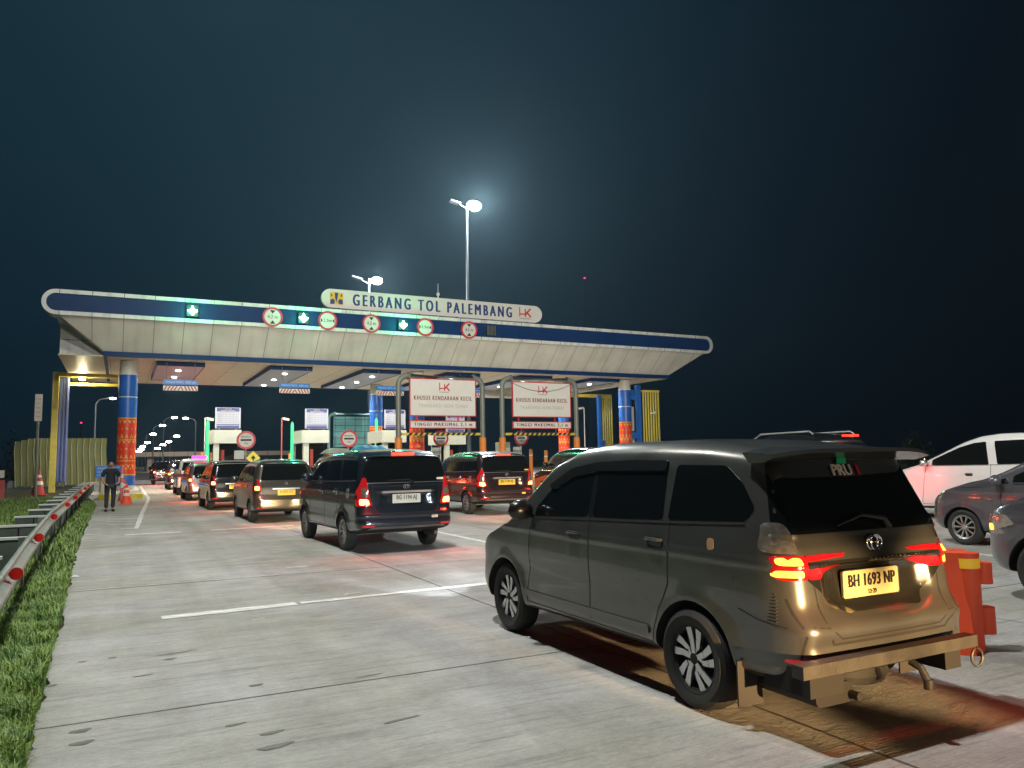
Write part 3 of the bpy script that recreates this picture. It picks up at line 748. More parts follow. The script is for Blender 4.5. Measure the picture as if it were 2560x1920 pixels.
for k in range(11):
    y = 3.3+4.0*k; g = MB(); g.box(rx(y)+.9-.13, rx(y)+.9-.06, y-10-.04, y-10+.04, -.04, .66); g.build('post', M_steel, gr)
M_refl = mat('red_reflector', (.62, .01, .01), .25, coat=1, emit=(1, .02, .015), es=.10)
for y in (4.2, 8.27, 12.2, 16.9, 21.8, 26.4, 31.0, 35.9, 40.5):
    g = MB(); xx, zz = rx(y)+.9+.045, .575
    g.cyl((xx, y-10-.03, zz), .055, .02, 22, 'Y'); g.box(xx-.06, xx+.0, y-10-.012, y-10-.006, .56, .59); g.build('reflector', M_refl, gr)
# row of concrete baffles behind the rail
M_baf = mat('baffle_concrete', (.10, .115, .10), .8, noise=.25, nscale=6); M_cap = mat('baffle_cap', (.75, .76, .72), .5)
b0 = None
for k in range(15):
    y = 10.6+2.72*k if k < 9 else 35.2+3.2*(k-9)
    if b0 is None:
        b0 = thing('baffle', 'low dark concrete baffle with white top edge in the row behind the guard rail', 'baffle', (-1.42, y, 0), 0, 'baffles behind the guard rail')
        g = MB(); g.box(-.42, .24, -.04, .04, -.05, .475); g.build('panel', M_baf, b0)
        g = MB(); g.box(-.44, .26, -.055, .055, .475, .51); g.build('cap', M_cap, b0)
        for q in (-.1,): g = MB(); g.box(q-.012, q+.012, -.052, -.0405, .0, .47); g.build('rib', M_dark, b0)
    else: copy_tree(b0).location = (-1.42-.005*k, y, 0)
# ------------------------------------------------------------------ canopy
can = thing('toll_canopy', 'long toll plaza canopy with sloping beige fascia and blue band on round columns', 'toll canopy', (16.8, 50, 0))
O = Vector((16.8, 50, 0))
def cb(): m = MB(); return m
def loc(mb):  # shift a world-built MB into the canopy frame
    mb.v = [tuple(Vector(v)-O) for v in mb.v]; return mb
XL, XR, ZB, ZT = -3.48, 37.15, 8.62, 9.84
g = MB(); o_ = stadium(XL, XR, ZB, ZT, 14); i_ = stadium(XL+.19, XR-.19, ZB+.19, ZT-.19, 14)
n = len(o_)
g.add([(a, 41.55, b) for a, b in o_]+[(a, 41.55, b) for a, b in i_]+[(a, 42.7, b) for a, b in o_]+[(a, 41.68, b) for a, b in i_],
      [(k, (k+1) % n, n+(k+1) % n, n+k) for k in range(n)]+[(k, 2*n+k, 2*n+(k+1) % n, (k+1) % n) for k in range(n)]+[(n+k, n+(k+1) % n, 3*n+(k+1) % n, 3*n+k) for k in range(n)])
g.mi = 1
for k in range(30):
    x = -2.75+1.37*k
    if x > 36.3: break
    for z0, z1 in ((ZB, ZB+.19), (ZT-.19, ZT)): g.box(x-.012, x+.012, 41.545, 41.56, z0+.002, z1-.002)
loc(g).build('band_border', [M_white, M_dark], can, True, 30)
g = MB(); g.prism(stadium(XL+.192, XR-.192, ZB+.192, ZT-.192, 14), 41.66, 41.8, 'Y'); loc(g).build('blue_band', M_blue, can)
g = MB()  # sloping fascia wedge
A0, A1, B0, B1 = (-2.75, 41.75, 8.62), (36.4, 41.75, 8.62), (-.85, 43.35, 7.2), (34.55, 43.35, 7.2)
g.add([A0, A1, B1, B0, (-2.75, 42.9, 8.62), (36.4, 42.9, 8.62), (34.55, 44.2, 7.2), (-.85, 44.2, 7.2)], [(0, 1, 2, 3), (0, 3, 7, 4), (1, 5, 6, 2), (4, 7, 6, 5), (0, 4, 5, 1), (3, 2, 6, 7)])
g.mi = 1
nrm_ = Vector((0, -1.42, -1.6)).normalized()
for k in range(30):
    x = -2.75+1.37*k
    t0 = 0.; t1 = 1.
    if x < -.85: t1 = (x+2.75)/1.9
    if x > 34.55: t1 = (36.4-x)/1.85
    if t1 <= .05 or x > 36.2: continue
    p = Vector((x, 41.75, 8.62)); q = Vector((x, 41.75+1.6*t1, 8.62-1.42*t1)); w_ = Vector((.011, 0, 0)); o2 = nrm_*.004
    g.add([p-w_+o2, p+w_+o2, q+w_+o2, q-w_+o2], [(0, 1, 2, 3)])
loc(g).build('fascia', [M_beige, mat('joint_dark', (.10, .09, .08), .8)], can)
g = MB(); g.box(-.87, 34.57, 43.30, 43.46, 6.95, 7.2); g.box(-.87, -.70, 43.46, 56.9, 6.95, 7.2); loc(g).build('lower_strip', M_blue, can)
g = MB(); g.box(-2.85, -.872, 44.6, 57, 6.97, 8.6); g.mi = 1; g.box(-2.84, -.9, 44.594, 44.6, 7.86, 7.885); loc(g).build('side_box', [M_white, M_dark], can)
g = MB(); g.box(-2.9, 36.4, 42.75, 57.5, 8.65, 9.5); loc(g).build('roof', M_white, can)
def soffit_mat():
    m = mat('soffit_slats', (.60, .52, .38), .45, noise=.12, nscale=1.5); t = m.node_tree; b = t.nodes['Principled BSDF']
    c = t.nodes.new('ShaderNodeTexCoord'); wv = t.nodes.new('ShaderNodeTexWave'); wv.bands_direction = 'Y'; wv.inputs['Scale'].default_value = 1.6; wv.inputs['Distortion'].default_value = .2
    t.links.new(c.outputs['Object'], wv.inputs['Vector']); bp = t.nodes.new('ShaderNodeBump'); bp.inputs['Strength'].default_value = .35; bp.inputs['Distance'].default_value = .04
    t.links.new(wv.outputs['Fac'], bp.inputs['Height']); t.links.new(bp.outputs[0], b.inputs['Normal']); return m
g = MB(); g.box(-2.85, 34.55, 43.465, 57.4, 6.955, 7.0)
g.mi = 1
for k in range(18): g.box(-.6+2.05*k, -.585+2.05*k, 43.5, 57.3, 6.948, 6.9545)
loc(g).build('soffit', [soffit_mat(), mat('joint_dark', (.1, .09, .08), .8)], can)
g = MB(); g.box(-2.9, 34.6, 57.4, 57.6, 6.9, 8.6); loc(g).build('rear_fascia', M_blue, can)
# dropped light panels over the lanes
M_pan = mat('panel_grey', (.30, .32, .38), .5)
for k, cx in enumerate((2.8, 8.6, 13.95, 19.25, 24.55, 30.0)):
    g = MB(); g.box(cx-1.15, cx+1.15, 44.6, 55.2 if k else 52.6, 6.74, 6.80); g.mi = 1
    for (a, b, c, d) in ((cx-1.2, cx-1.15, 44.55, 55.25), (cx+1.15, cx+1.2, 44.55, 55.25), (cx-1.15, cx+1.15, 44.55, 44.6), (cx-1.15, cx+1.15, 55.2, 55.25)):
        g.box(a, b, c, d if k else min(d, 52.65) if c < 50 else 52.65, 6.72, 6.95) if not (k == 0 and c > 55) else g.box(a, b, 52.6, 52.65, 6.72, 6.95)
    p = loc(g).build('light_panel', [M_pan, M_blue], can)
    for j, yy in enumerate((46.6, 50.2, 54.0) if k else (46.8, 50.4)):
        g = MB(); g.cyl((cx, yy, 6.70), .13, .04, 20); loc(g).build('downlight', glow('downlight_white', (1, .98, .92), 28), p)
        if j != 1 or not k: lamp('SPOT', tuple(Vector((cx, yy, 6.66))-O), 1700, (1, .91, .74), .12, angle=2.9, blend=.6, parent=can, name='downlight_beam')
# columns
M_collar = mat('collar_cream', (.62, .58, .50), .5, noise=.1)
def column(x, y):
    g = MB(); g.cyl((x, y, .0), .42, 6.96, 36); c = loc(g).build('column', M_collar, can, True)
    g = MB()
    g.cyl((x, y, 3.95), .45, 2.26, 36); g.mi = 1
    for z in (5.0, 6.19): g.cyl((x, y, z), .458, .05, 36)
    loc(g).build('blue_sleeve', [M_blue2, M_white], c, True)
    g = MB(); g.cyl((x, y, .45), .45, .50, 36); loc(g).build('blue_sleeve', M_blue2, c, True)
    g = MB(); g.cyl((x, y, .95), .45, 3.0, 36)
    g.mi = 1
    def wrap(pts): g.add([(x+.4535*sin(t), y-.4535*cos(t), z) for t, z in pts], [tuple(range(len(pts)))])
    for z0 in (1.0, 1.75, 2.80):
        h = 1.10 if z0 > 1.2 else .6
        for k in range(12):
            t = k*2*pi/12
            if z0 > 1.2:
                wrap([(t-.20, z0+.07), (t+.20, z0+.07), (t+.10, z0+.16), (t, z0+.30), (t-.10, z0+.16)])
            wrap([(t+.26-.20, z0+h-.07), (t+.26-.1, z0+h-.16), (t+.26, z0+h-.28), (t+.26+.1, z0+h-.16), (t+.26+.20, z0+h-.07)])
            if k % 2 == 0:
                cz = z0+h*.52
                for s in range(8):
                    a0, a1 = 2*pi*s/8, 2*pi*(s+1)/8
                    wrap([(t+.12*cos(a0), cz+.055*sin(a0)), (t+.12*cos(a1), cz+.055*sin(a1)), (t+.06*cos(a1), cz+.028*sin(a1)), (t+.06*cos(a0), cz+.028*sin(a0))])
            else:
                wrap([(t-.07, z0+h*.5), (t, z0+h*.5-.05), (t+.07, z0+h*.5), (t, z0+h*.5+.05)])
    for z in (.99, 1.69, 2.78, 3.90):
        g.cyl((x, y, z), .456, .035, 36)
    loc(g).build('patterned_sleeve', [M_red, M_yel], c, True, 30)
for x, y in ((.3, 45), (16.3, 45), (31.9, 45), (.3, 53.5), (16.3, 53.5), (31.9, 53.5)): column(x, y)
g = MB(); g.box(31.6, 32.2, 44.8, 54, 6.55, 6.95); g.box(24, 31.6, 53.2, 53.8, 6.2, 6.95); loc(g).build('beam', M_collar, can)
# end portals of yellow and blue steel
g = MB(); g.box(-3.62, -3.30, 52.2, 52.5, -.03, 7.02); g.box(-3.3, -.2, 52.2, 52.5, 6.75, 7.0); g.box(-3.3, -.2, 53.3, 53.5, 6.33, 6.50); loc(g).build('portal_frame', M_yel, can)
g = MB()
for a in (-3.26, -3.05, -2.88): g.tube([(a, 52.7, .6), (a, 52.7, 6.7)], .08, 8)
g.box(-3.28, -2.8, 53.0, 53.1, .5, 6.75); loc(g).build('portal_cladding', mat('pale_blue_paint', (.10, .14, .36), .4, noise=.1), can)
g = MB(); g.box(-2.3, -2.0, 52.9, 53.2, 6.66, 6.74); pl = loc(g).build('flood_lamp', glow('lamp_white', (1, .93, .72), 60), can)
lamp('POINT', tuple(Vector((-2.15, 52.6, 6.5))-O), 260, (1, .85, .5), .12, parent=can, name='flood_lamp_light')
g = MB()
for k in range(7): g.box(38.66+.26*k, 38.78+.26*k, 51.98, 52.03, .3, 6.85)
g.box(38.6, 40.35, 51.9, 52.2, 6.85, 7.0); loc(g).build('louvre_screen', M_yel, can); g = MB()
for k in range(6): g.box(39.75+.24*k, 39.86+.24*k, 59.98, 60.03, .3, 7.0)
g.box(35.5, 41, 59.9, 60.2, 7.0, 7.3); loc(g).build('louvre_screen', M_yel, can)
g = MB(); g.box(38.1, 38.5, 52, 52.3, .0, 7.4); g.box(36.6, 36.9, 52.1, 52.3, 0, 7.1); g.box(36.9, 38.1, 52.1, 52.3, 6.2, 7.0); g.box(36.9, 38.1, 52.1, 52.3, 3.0, 3.5); loc(g).build('portal_frame', M_blue2, can); g = MB(); g.box(38.9, 39.2, 59, 59.3, 0, 7.1); g.box(39.2, 39.6, 59.05, 59.25, 2.5, 3.0); loc(g).build('portal_frame', M_blue2, can)
g = MB(); g.box(37.2, 38.0, 52.35, 52.4, .5, 3.0); loc(g).build('portal_cladding', mat('cladding_grey', (.36, .36, .38), .6), can); g = MB(); g.box(37.2, 38.0, 52.35, 52.4, 3.6, 5.6); loc(g).build('portal_cladding', mat('cladding_grey', (.36, .36, .38), .6), can)
g = MB(); g.box(39.3, 39.6, 51.5, 51.85, 4.98, 5.12); g.box(39.6, 39.7, 51.6, 51.9, 4.95, 5.2); loc(g).build('wall_camera', M_white, can)
lamp('SPOT', tuple(Vector((35.5, 47, 6.5))-O), 520, (1, .86, .55), .2, aim=tuple(Vector((38.8, 52, 4))-O), angle=2.2, parent=can, name='wall_wash_light')
lamp('SPOT', tuple(Vector((36.5, 56, 6.5))-O), 300, (1, .86, .55), .2, aim=tuple(Vector((40, 60, 4))-O), angle=2.0, parent=can, name='wall_wash_light')
# ------------------------------------------------------------------ things on the canopy
def fit(o, wd, ht):
    vs = [v.co for v in o.data.vertices]; x0, x1 = min(v.x for v in vs), max(v.x for v in vs); y0, y1 = min(v.y for v in vs), max(v.y for v in vs)
    o.data.transform(Matrix.Translation((-(x0+x1)/2, -(y0+y1)/2, 0))); o.data.transform(Matrix.Diagonal((wd/(x1-x0), ht/(y1-y0), 1, 1))); return o
def stroke(mb, x0, z0, x1, z1, wd, y0, y1):
    a, b = Vector((x0, z0)), Vector((x1, z1)); t = (b-a).normalized()*0; q = (b-a).normalized(); q = Vector((-q.y, q.x))*wd/2
    mb.prism([tuple(a+q), tuple(a-q), tuple(b-q), tuple(b+q)], y0, y1, 'Y')
def hk_logo(parent, x, z, h, y):
    g = MB(); w_ = h*.12
    g.prism([(x-.62*h, z-.42*h), (x-.52*h, z-.42*h), (x-.52*h, z+.5*h), (x-.62*h, z+.5*h)], y-.006, y, 'Y')
    stroke(g, x-.52*h, z-.02*h-.14*h, x+.16*h, z-.16*h, w_, y-.0075, y-.001)
    g.prism([(x-.02*h, z-.42*h), (x+.10*h, z-.42*h), (x+.10*h, z+.30*h), (x-.02*h, z+.42*h)], y-.006, y, 'Y')
    stroke(g, x+.06*h, z-.14*h, x+.62*h, z+.42*h, w_*1.3, y-.009, y-.002); stroke(g, x+.22*h, z+.02*h, x+.62*h, z-.42*h, w_*1.3, y-.0105, y-.003)
    g.build('logo', M_signred, parent)
    t = text('HUTAMA KARYA', .1, (x, y-.003, z-.58*h), M_black, parent, 'lettering'); fit(t, 1.15*h, .09*h)
nb = thing('name_board', 'long white rounded name board lettered GERBANG TOL PALEMBANG above the canopy', 'sign', (16.8, 42.5, 9.84))
g = MB(); g.prism(stadium(9.78-16.8, 23.85-16.8, 10.10-9.84, 11.16-9.84, 14), -.08, .12, 'Y'); g.build('panel', M_sign, nb)
t = text('GERBANG TOL PALEMBANG', 1, (16.62-16.8, -.083, .79), M_navy, nb, sp=1.55, bold=.06); fit(t, 10.15, .66)
hk_logo(nb, 22.62-16.8, .84, .66, -.082)
g = MB(); g.prism([(-6.55, .45), (-5.80, .45), (-5.80, 1.13), (-6.55, 1.13)], -.088, -.081, 'Y'); lg = g.build('logo', mat('logo_yellow', (.75, .42, .02), .4), nb)
g = MB()
for c_, (a, b) in enumerate(((-6.55, .45), (-5.80, 1.13))):
    pass
g.prism([(-6.53, .45), (-6.30, .47), (-6.26, .66), (-6.38, .76), (-6.53, .70)], -.092, -.089, 'Y'); g.prism([(-5.82, .47), (-6.02, .47), (-6.10, .62), (-6.0, .78), (-5.82, .72)], -.092, -.089, 'Y')
g.prism([(-6.28, 1.12), (-6.08, 1.12), (-6.12, .82), (-6.18, .55), (-6.26, .80)], -.094, -.0885, 'Y'); g.prism([(-6.5, 1.1), (-6.40, .92), (-6.5, .86)], -.092, -.089, 'Y'); g.prism([(-5.86, 1.1), (-5.97, .94), (-5.86, .88)], -.092, -.089, 'Y')
g.build('emblem', M_navy, lg)
for k in range(6):
    g = MB(); x = -6+2.4*k; g.tube([(x, .02, 0), (x, .02, .3)], .04, 8); g.tube([(x, .02, .25), (x, .9, 0)], .03, 6); g.build('support', M_dark, nb)
G_green = glow('arrow_green', (.08, 1, .45), 220)
def arrow_light(x, lab, lit=True):
    o = thing('lane_light', lab, 'lane light', (x, 41.55, 9.2), 0, 'lane lights on the canopy band')
    g = MB(); g.prism(stadium(-.27, .27, -.29, .29, 3, .04), -.16, -.0, 'Y'); g.build('housing', M_black, o)
    if lit:
        g = MB(); s = .065
        for (a, b) in [(0, 3), (0, 2), (0, 1), (0, 0), (0, -1), (0, -2), (0, -3), (-1, -2), (1, -2), (-2, -1), (2, -1), (-1, -1), (1, -1), (-3, 0), (3, 0), (-1, 0), (1, 0), (-1, 1), (1, 1), (-2, 0), (2, 0)]:
            g.prism(stadium(a*s-.031, a*s+.031, b*s-.031, b*s+.031, 2, .01), -.175, -.16, 'Y')
        g.build('arrow', G_green, o)
        lamp('POINT', (0, -1.0, 0), 150, (.03, 1, .42), .15, parent=o, name='arrow_glow')
    else:
        g = MB()
        for k in range(7): g.box(-.27+.09*k-.01, -.27+.09*k+.01, -.17, -.16, -.3, .3)
        g.build('grille', M_steel, o)
arrow_light(3.07, 'lit green down arrow lamp nearest the left end of the canopy')
arrow_light(8.6, 'lit green down arrow lamp between the 4,2 m and 2,5 m discs')
arrow_light(14.2, 'lit green down arrow lamp under the name board lettering')
arrow_light(19.75, 'dark unlit lane lamp box right of the last round limit disc', False)
def limit_sign(x, s, lab):
    o = thing('limit_sign', lab, 'sign', (x, 41.5, 9.16), 0, 'round limit discs on the canopy band')
    g = MB(); g.cyl((0, -.02, 0), .43, .05, 40, 'Y'); g.build('disc', M_sign, o)
    g = MB(); ring(g, 0, 0, .52, .42, -.05, .03, 40); g.build('ring', mat('ring_red', (.62, .03, .05), .4), o, True)
    fit(text(s, .3, (0, -.028, 0), M_black, o), .52 if '4' in s else .50, .20)
    g = MB()
    for q in (1, -1):
        if '4' in s: g.prism([(-.14, q*.36), (.14, q*.36), (0, q*.18)], -.035, -.018, 'Y')
        else: g.prism([(q*.37, -.13), (q*.37, .13), (q*.27, 0)], -.035, -.018, 'Y')
    g.build('symbol', M_black, o)
limit_sign(7.0, '4,2 m', 'first round 4,2 m height disc, left of the name board')
limit_sign(9.91, '2,5m', 'first round 2,5 m width disc, under the left end of the name board')
limit_sign(12.36, '4,2 m', 'middle 4,2 m height disc under the word GERBANG')
limit_sign(15.56, '2,5m', 'second 2,5 m width disc, right of the third green arrow')
limit_sign(18.33, '4,2 m', 'last 4,2 m height disc below the high light mast')
# hanging height boards
def hang_board(x, lab):
    o = thing('height_board', lab, 'sign', (x, 44.5, 5.4), 0, 'hanging height boards under the canopy')
    g = MB(); g.box(-.85, .85, -.03, .03, .31, .57); bb = g.build('board', mat('board_blue', (.02, .12, .42), .4, emit=(.05, .35, 1), es=.12), o)
    t = text('TINGGI MAKS. 4200 mm', .2, (0, -.034, .45), mat('letter_paleblue', (.45, .6, .8), .4), bb); fit(t, 1.5, .11)
    g = MB(); g.box(-.85, .85, -.03, .03, 0.0, .25); hb = g.build('chevron_board', mat('board_white', (.75, .68, .62), .4), o)
    g = MB()
    for k in range(5):
        for q in (-1, 1):
            a = .10+.165*k; g.prism([(q*a, .012), (q*(a+.08), .012), (q*(a-.04), .238), (q*(a-.12), .238)] if k else [(q*.02, .238), (q*.16, .012), (q*.09, .012), (q*0, .16)], -.036, -.0305, 'Y')
    g.build('chevron', mat('chevron_red', (.55, .04, .04), .4), hb)
    g = MB()
    for q in (-.7, .7): g.tube([(q, 0, .57), (q, 0, 1.5)], .012, 6)
    g.build('hanger', M_steel, o)
hang_board(2.80, 'hanging blue and chevron height board nearest the left column')
hang_board(8.78, 'hanging blue and chevron height board over the second lane')
hang_board(14.42, 'hanging height board beside the striped columns, half behind the first pipe gantry')
hang_board(19.7, 'hanging height board mostly hidden behind the first pipe gantry sign')
def antenna():
    o = thing('antenna', 'thin white antenna rod above the name board', 'antenna', (18.94, 48, 9.5)); g = MB(); g.tube([(0, 0, 0), (0, 0, 3.2)], .05, 8); g.tube([(0, 0, 3.2), (0, 0, 3.9)], .025, 6); g.cyl((0, 0, 3.1), .12, .15, 10); g.build('rod', M_white, o)
antenna()
def inn_extra(x, y, z, U, V, Z):
    if U < .25:
        k = 1-U/.25; ax = abs(x)
        rec = 1/(1+math.exp(-(.40-ax+.25*max(0, .92-z))/.015))/(1+math.exp(-(z-.76)/.012))/(1+math.exp(-(.985-z)/.01))
        y += .035*rec*k - .016*math.exp(-((z-.66)/.05)**2)*k + .012*math.exp(-((z-.575)/.02)**2)*k
        y += .012*math.exp(-((z-1.08)/.02)**2)*k
    return x, y, z
INN = dict(L=4.40, W=1.70, top=[(0, 1.60), (.25, 1.66), (.7, 1.70), (1.3, 1.715), (2.1, 1.70), (2.5, 1.66), (2.85, 1.55), (3.3, 1.25), (3.55, 1.10), (3.7, 1.04), (4.1, .96), (4.3, .86), (4.40, .76)],
    bot=[(0, .38), (.5, .30), (3.7, .27), (4.40, .28)],
    rear=[(.25, .12), (.36, .03), (.44, .0), (.62, .01), (.68, .05), (.8, .07), (1.1, .09), (1.2, .11), (1.6, .24), (1.7, .34)],
    front=[(.25, .14), (.4, .02), (.5, 0), (.75, .03), (.95, .12), (1.1, .3)],
    tum=[(.25, .92), (.38, .97), (.5, .985), (.75, 1.0), (1.0, .985), (1.15, .965), (1.5, .88), (1.62, .83), (1.75, .75)],
    crease=[(1.0, .02, .008), (.48, .05, .008), (.7, .10, -.008)], axles=(.98, 3.60), axle_z=.315, arch=.36, tyre_r=.315, rim='ten', paint=P_inn,
    mirror=(3.02, 1.17), mirror_m=P_inn, handles=[(1.32, 1.0), (2.25, .98)], handle_m=M_chrome, res=(88, 36, 44), pres=.05, extra=inn_extra,
    panels=[
     ('window', 'LR', [(3.12, 1.17), (3.05, 1.24), (2.65, 1.46), (2.35, 1.53), (2.12, 1.54), (2.12, 1.17)], .003, M_glass),
     ('window', 'LR', [(2.05, 1.54), (1.30, 1.55), (1.22, 1.18), (2.05, 1.17)], .003, M_glass),
     ('window', 'LR', [(1.22, 1.55), (.38, 1.53), (.27, 1.22), (1.14, 1.19)], .003, M_glass),
     ('rear_window', 'B', [(-.76, 1.17), (.76, 1.17), (.66, 1.57), (-.66, 1.57)], .004, M_glass),
     ('windscreen', 'F', [(-.70, 1.12), (.70, 1.12), (.60, 1.58), (-.60, 1.58)], .003, M_glass),
     ('tail_lamp', 'BB', [(-.84, .78), (-.60, .78), (-.665, 1.02), (-.69, 1.24), (-.74, 1.25), (-.84, 1.0)], .012, M_lred),
     ('reversing_lamp', 'BB', [(-.78, .93), (-.66, .93), (-.70, 1.08), (-.77, 1.08)], .016, M_lclear),
     ('brake_light', 'BB', [(-.80, .80), (-.645, .80), (-.67, .89), (-.80, .90)], .016, G_hot),
     ('garnish', 'B', [(-.52, .985), (.52, .985), (.56, 1.02), (-.56, 1.02)], .020, M_chrome),
     ('reflector', 'BB', [(-.78, .44), (-.58, .44), (-.58, .475), (-.78, .475)], .008, M_lred),
     ('bumper_guard', 'B', [(-.70, .40), (.70, .40), (.62, .435), (-.62, .435)], .030, M_steel),
     ('sticker', 'B', [(.42, .555), (.54, .555), (.54, .60), (.42, .60)], .006, P_plateW),
     ('window_sticker', 'B', [(.56, 1.19), (.70, 1.19), (.70, 1.225), (.56, 1.225)], .006, P_plateW),
     ('head_lamp', 'FF', [(-.76, .74), (-.48, .72), (-.50, .84), (-.78, .92)], .008, M_lclear),
     ('fuel_flap', 'L', [(.60, .90), (.74, .90), (.74, 1.06), (.60, 1.06)], .004, M_alloy),
    ],
    seams=[('LR', [(3.22, .38), (3.12, .7), (3.10, 1.14)], .01), ('LR', [(2.085, .36), (2.085, 1.17)], .01), ('LR', [(1.18, 1.19), (1.22, .8), (1.40, .6), (1.44, .38)], .01), ('LR', [(3.22, .375), (1.44, .375)], .008),
      ('B', [(-.60, 1.16), (-.58, .78), (-.50, .64), (.50, .64), (.58, .78), (.60, 1.16)], .010), ('B', [(-.82, .66), (.82, .66)], .007)],
    chrome=[('LR', [(.3, 1.20), (1.2, 1.175), (2.1, 1.16), (3.1, 1.155)], .014), ('B', [(-.70, 1.155), (.70, 1.155)], .012)], chrome_m=mat('belt_trim2', (.3, .32, .32), .3, .8),
    plate=('BG 1194 AJ', None, 0.0, .89, .50, .15, P_plateW, M_black))
GEN = dict(L=4.1, W=1.60, top=[(0, 1.48), (.25, 1.54), (.7, 1.58), (1.3, 1.59), (1.9, 1.57), (2.3, 1.50), (2.75, 1.28), (3.1, 1.06), (3.3, 1.0), (3.75, .91), (4.0, .80), (4.1, .70)],
    bot=[(0, .30), (.5, .25), (3.5, .22), (4.1, .24)],
    rear=[(.2, .10), (.3, .03), (.38, 0), (.62, .01), (.68, .05), (.9, .08), (1.05, .12), (1.45, .34), (1.6, .45)],
    front=[(.2, .14), (.35, .02), (.45, 0), (.7, .04), (.85, .14), (1.0, .3)],
    tum=[(.18, .90), (.33, .975), (.45, .985), (.7, 1.0), (.9, .985), (1.05, .96), (1.42, .85), (1.6, .74)],
    crease=[(.88, .02, .008), (.42, .05, .006), (.62, .10, -.008)], axles=(.80, 3.26), axle_z=.29, arch=.33, tyre_r=.29, rim='seven', paint=P_gold,
    mirror=(2.70, 1.03), handles=[(1.12, .93), (2.05, .91)], res=(64, 28, 32), pres=.06,
    panels=[
     ('window', 'LR', [(2.80, 1.03), (2.45, 1.28), (2.15, 1.39), (1.93, 1.41), (1.93, 1.05)], .003, M_glass),
     ('window', 'LR', [(1.86, 1.415), (1.10, 1.43), (1.05, 1.08), (1.86, 1.05)], .003, M_glass),
     ('window', 'LR', [(.98, 1.42), (.62, 1.40), (.42, 1.18), (.46, 1.11), (.97, 1.085)], .003, M_glass),
     ('rear_window', 'B', [(-.62, 1.07), (.62, 1.07), (.53, 1.44), (-.53, 1.44)], .004, M_glass),
     ('windscreen', 'F', [(-.66, 1.04), (.66, 1.04), (.55, 1.46), (-.55, 1.46)], .003, M_glass),
     ('tail_lamp', 'BB', [(-.80, .80), (-.60, .80), (-.63, .95), (-.66, 1.10), (-.76, 1.12)], .012, M_lred),
     ('brake_light', 'BB', [(-.76, .83), (-.645, .83), (-.655, .93), (-.755, .93)], .016, G_hot),
     ('reflector', 'BB', [(-.72, .38), (-.56, .38), (-.56, .41), (-.72, .41)], .008, M_lred),
     ('garnish', 'B', [(-.34, .84), (.34, .84), (.34, .87), (-.34, .87)], .02, M_alloy),
     ('head_lamp', 'FF', [(-.74, .66), (-.44, .66), (-.46, .76), (-.76, .82)], .008, M_lclear),
    ],
    seams=[('LR', [(2.90, .33), (2.84, .6), (2.82, 1.0)], .01), ('LR', [(1.895, .31), (1.895, 1.06)], .01), ('LR', [(1.0, 1.08), (1.02, .72), (1.12, .52), (1.18, .33)], .01), ('LR', [(2.9, .325), (1.18, .325)], .008),
      ('B', [(-.58, 1.06), (-.58, .72), (-.50, .60), (.50, .60), (.58, .72), (.58, 1.06)], .010)],
    chrome=[('LR', [(.46, 1.095), (1.0, 1.068), (1.9, 1.038), (2.8, 1.02)], .012)], chrome_m=mat('belt_trim2', (.3, .32, .32), .3, .8),
    plate=('B 2413 KZ', None, 0., .76, .44, .14, P_plateY, M_black))
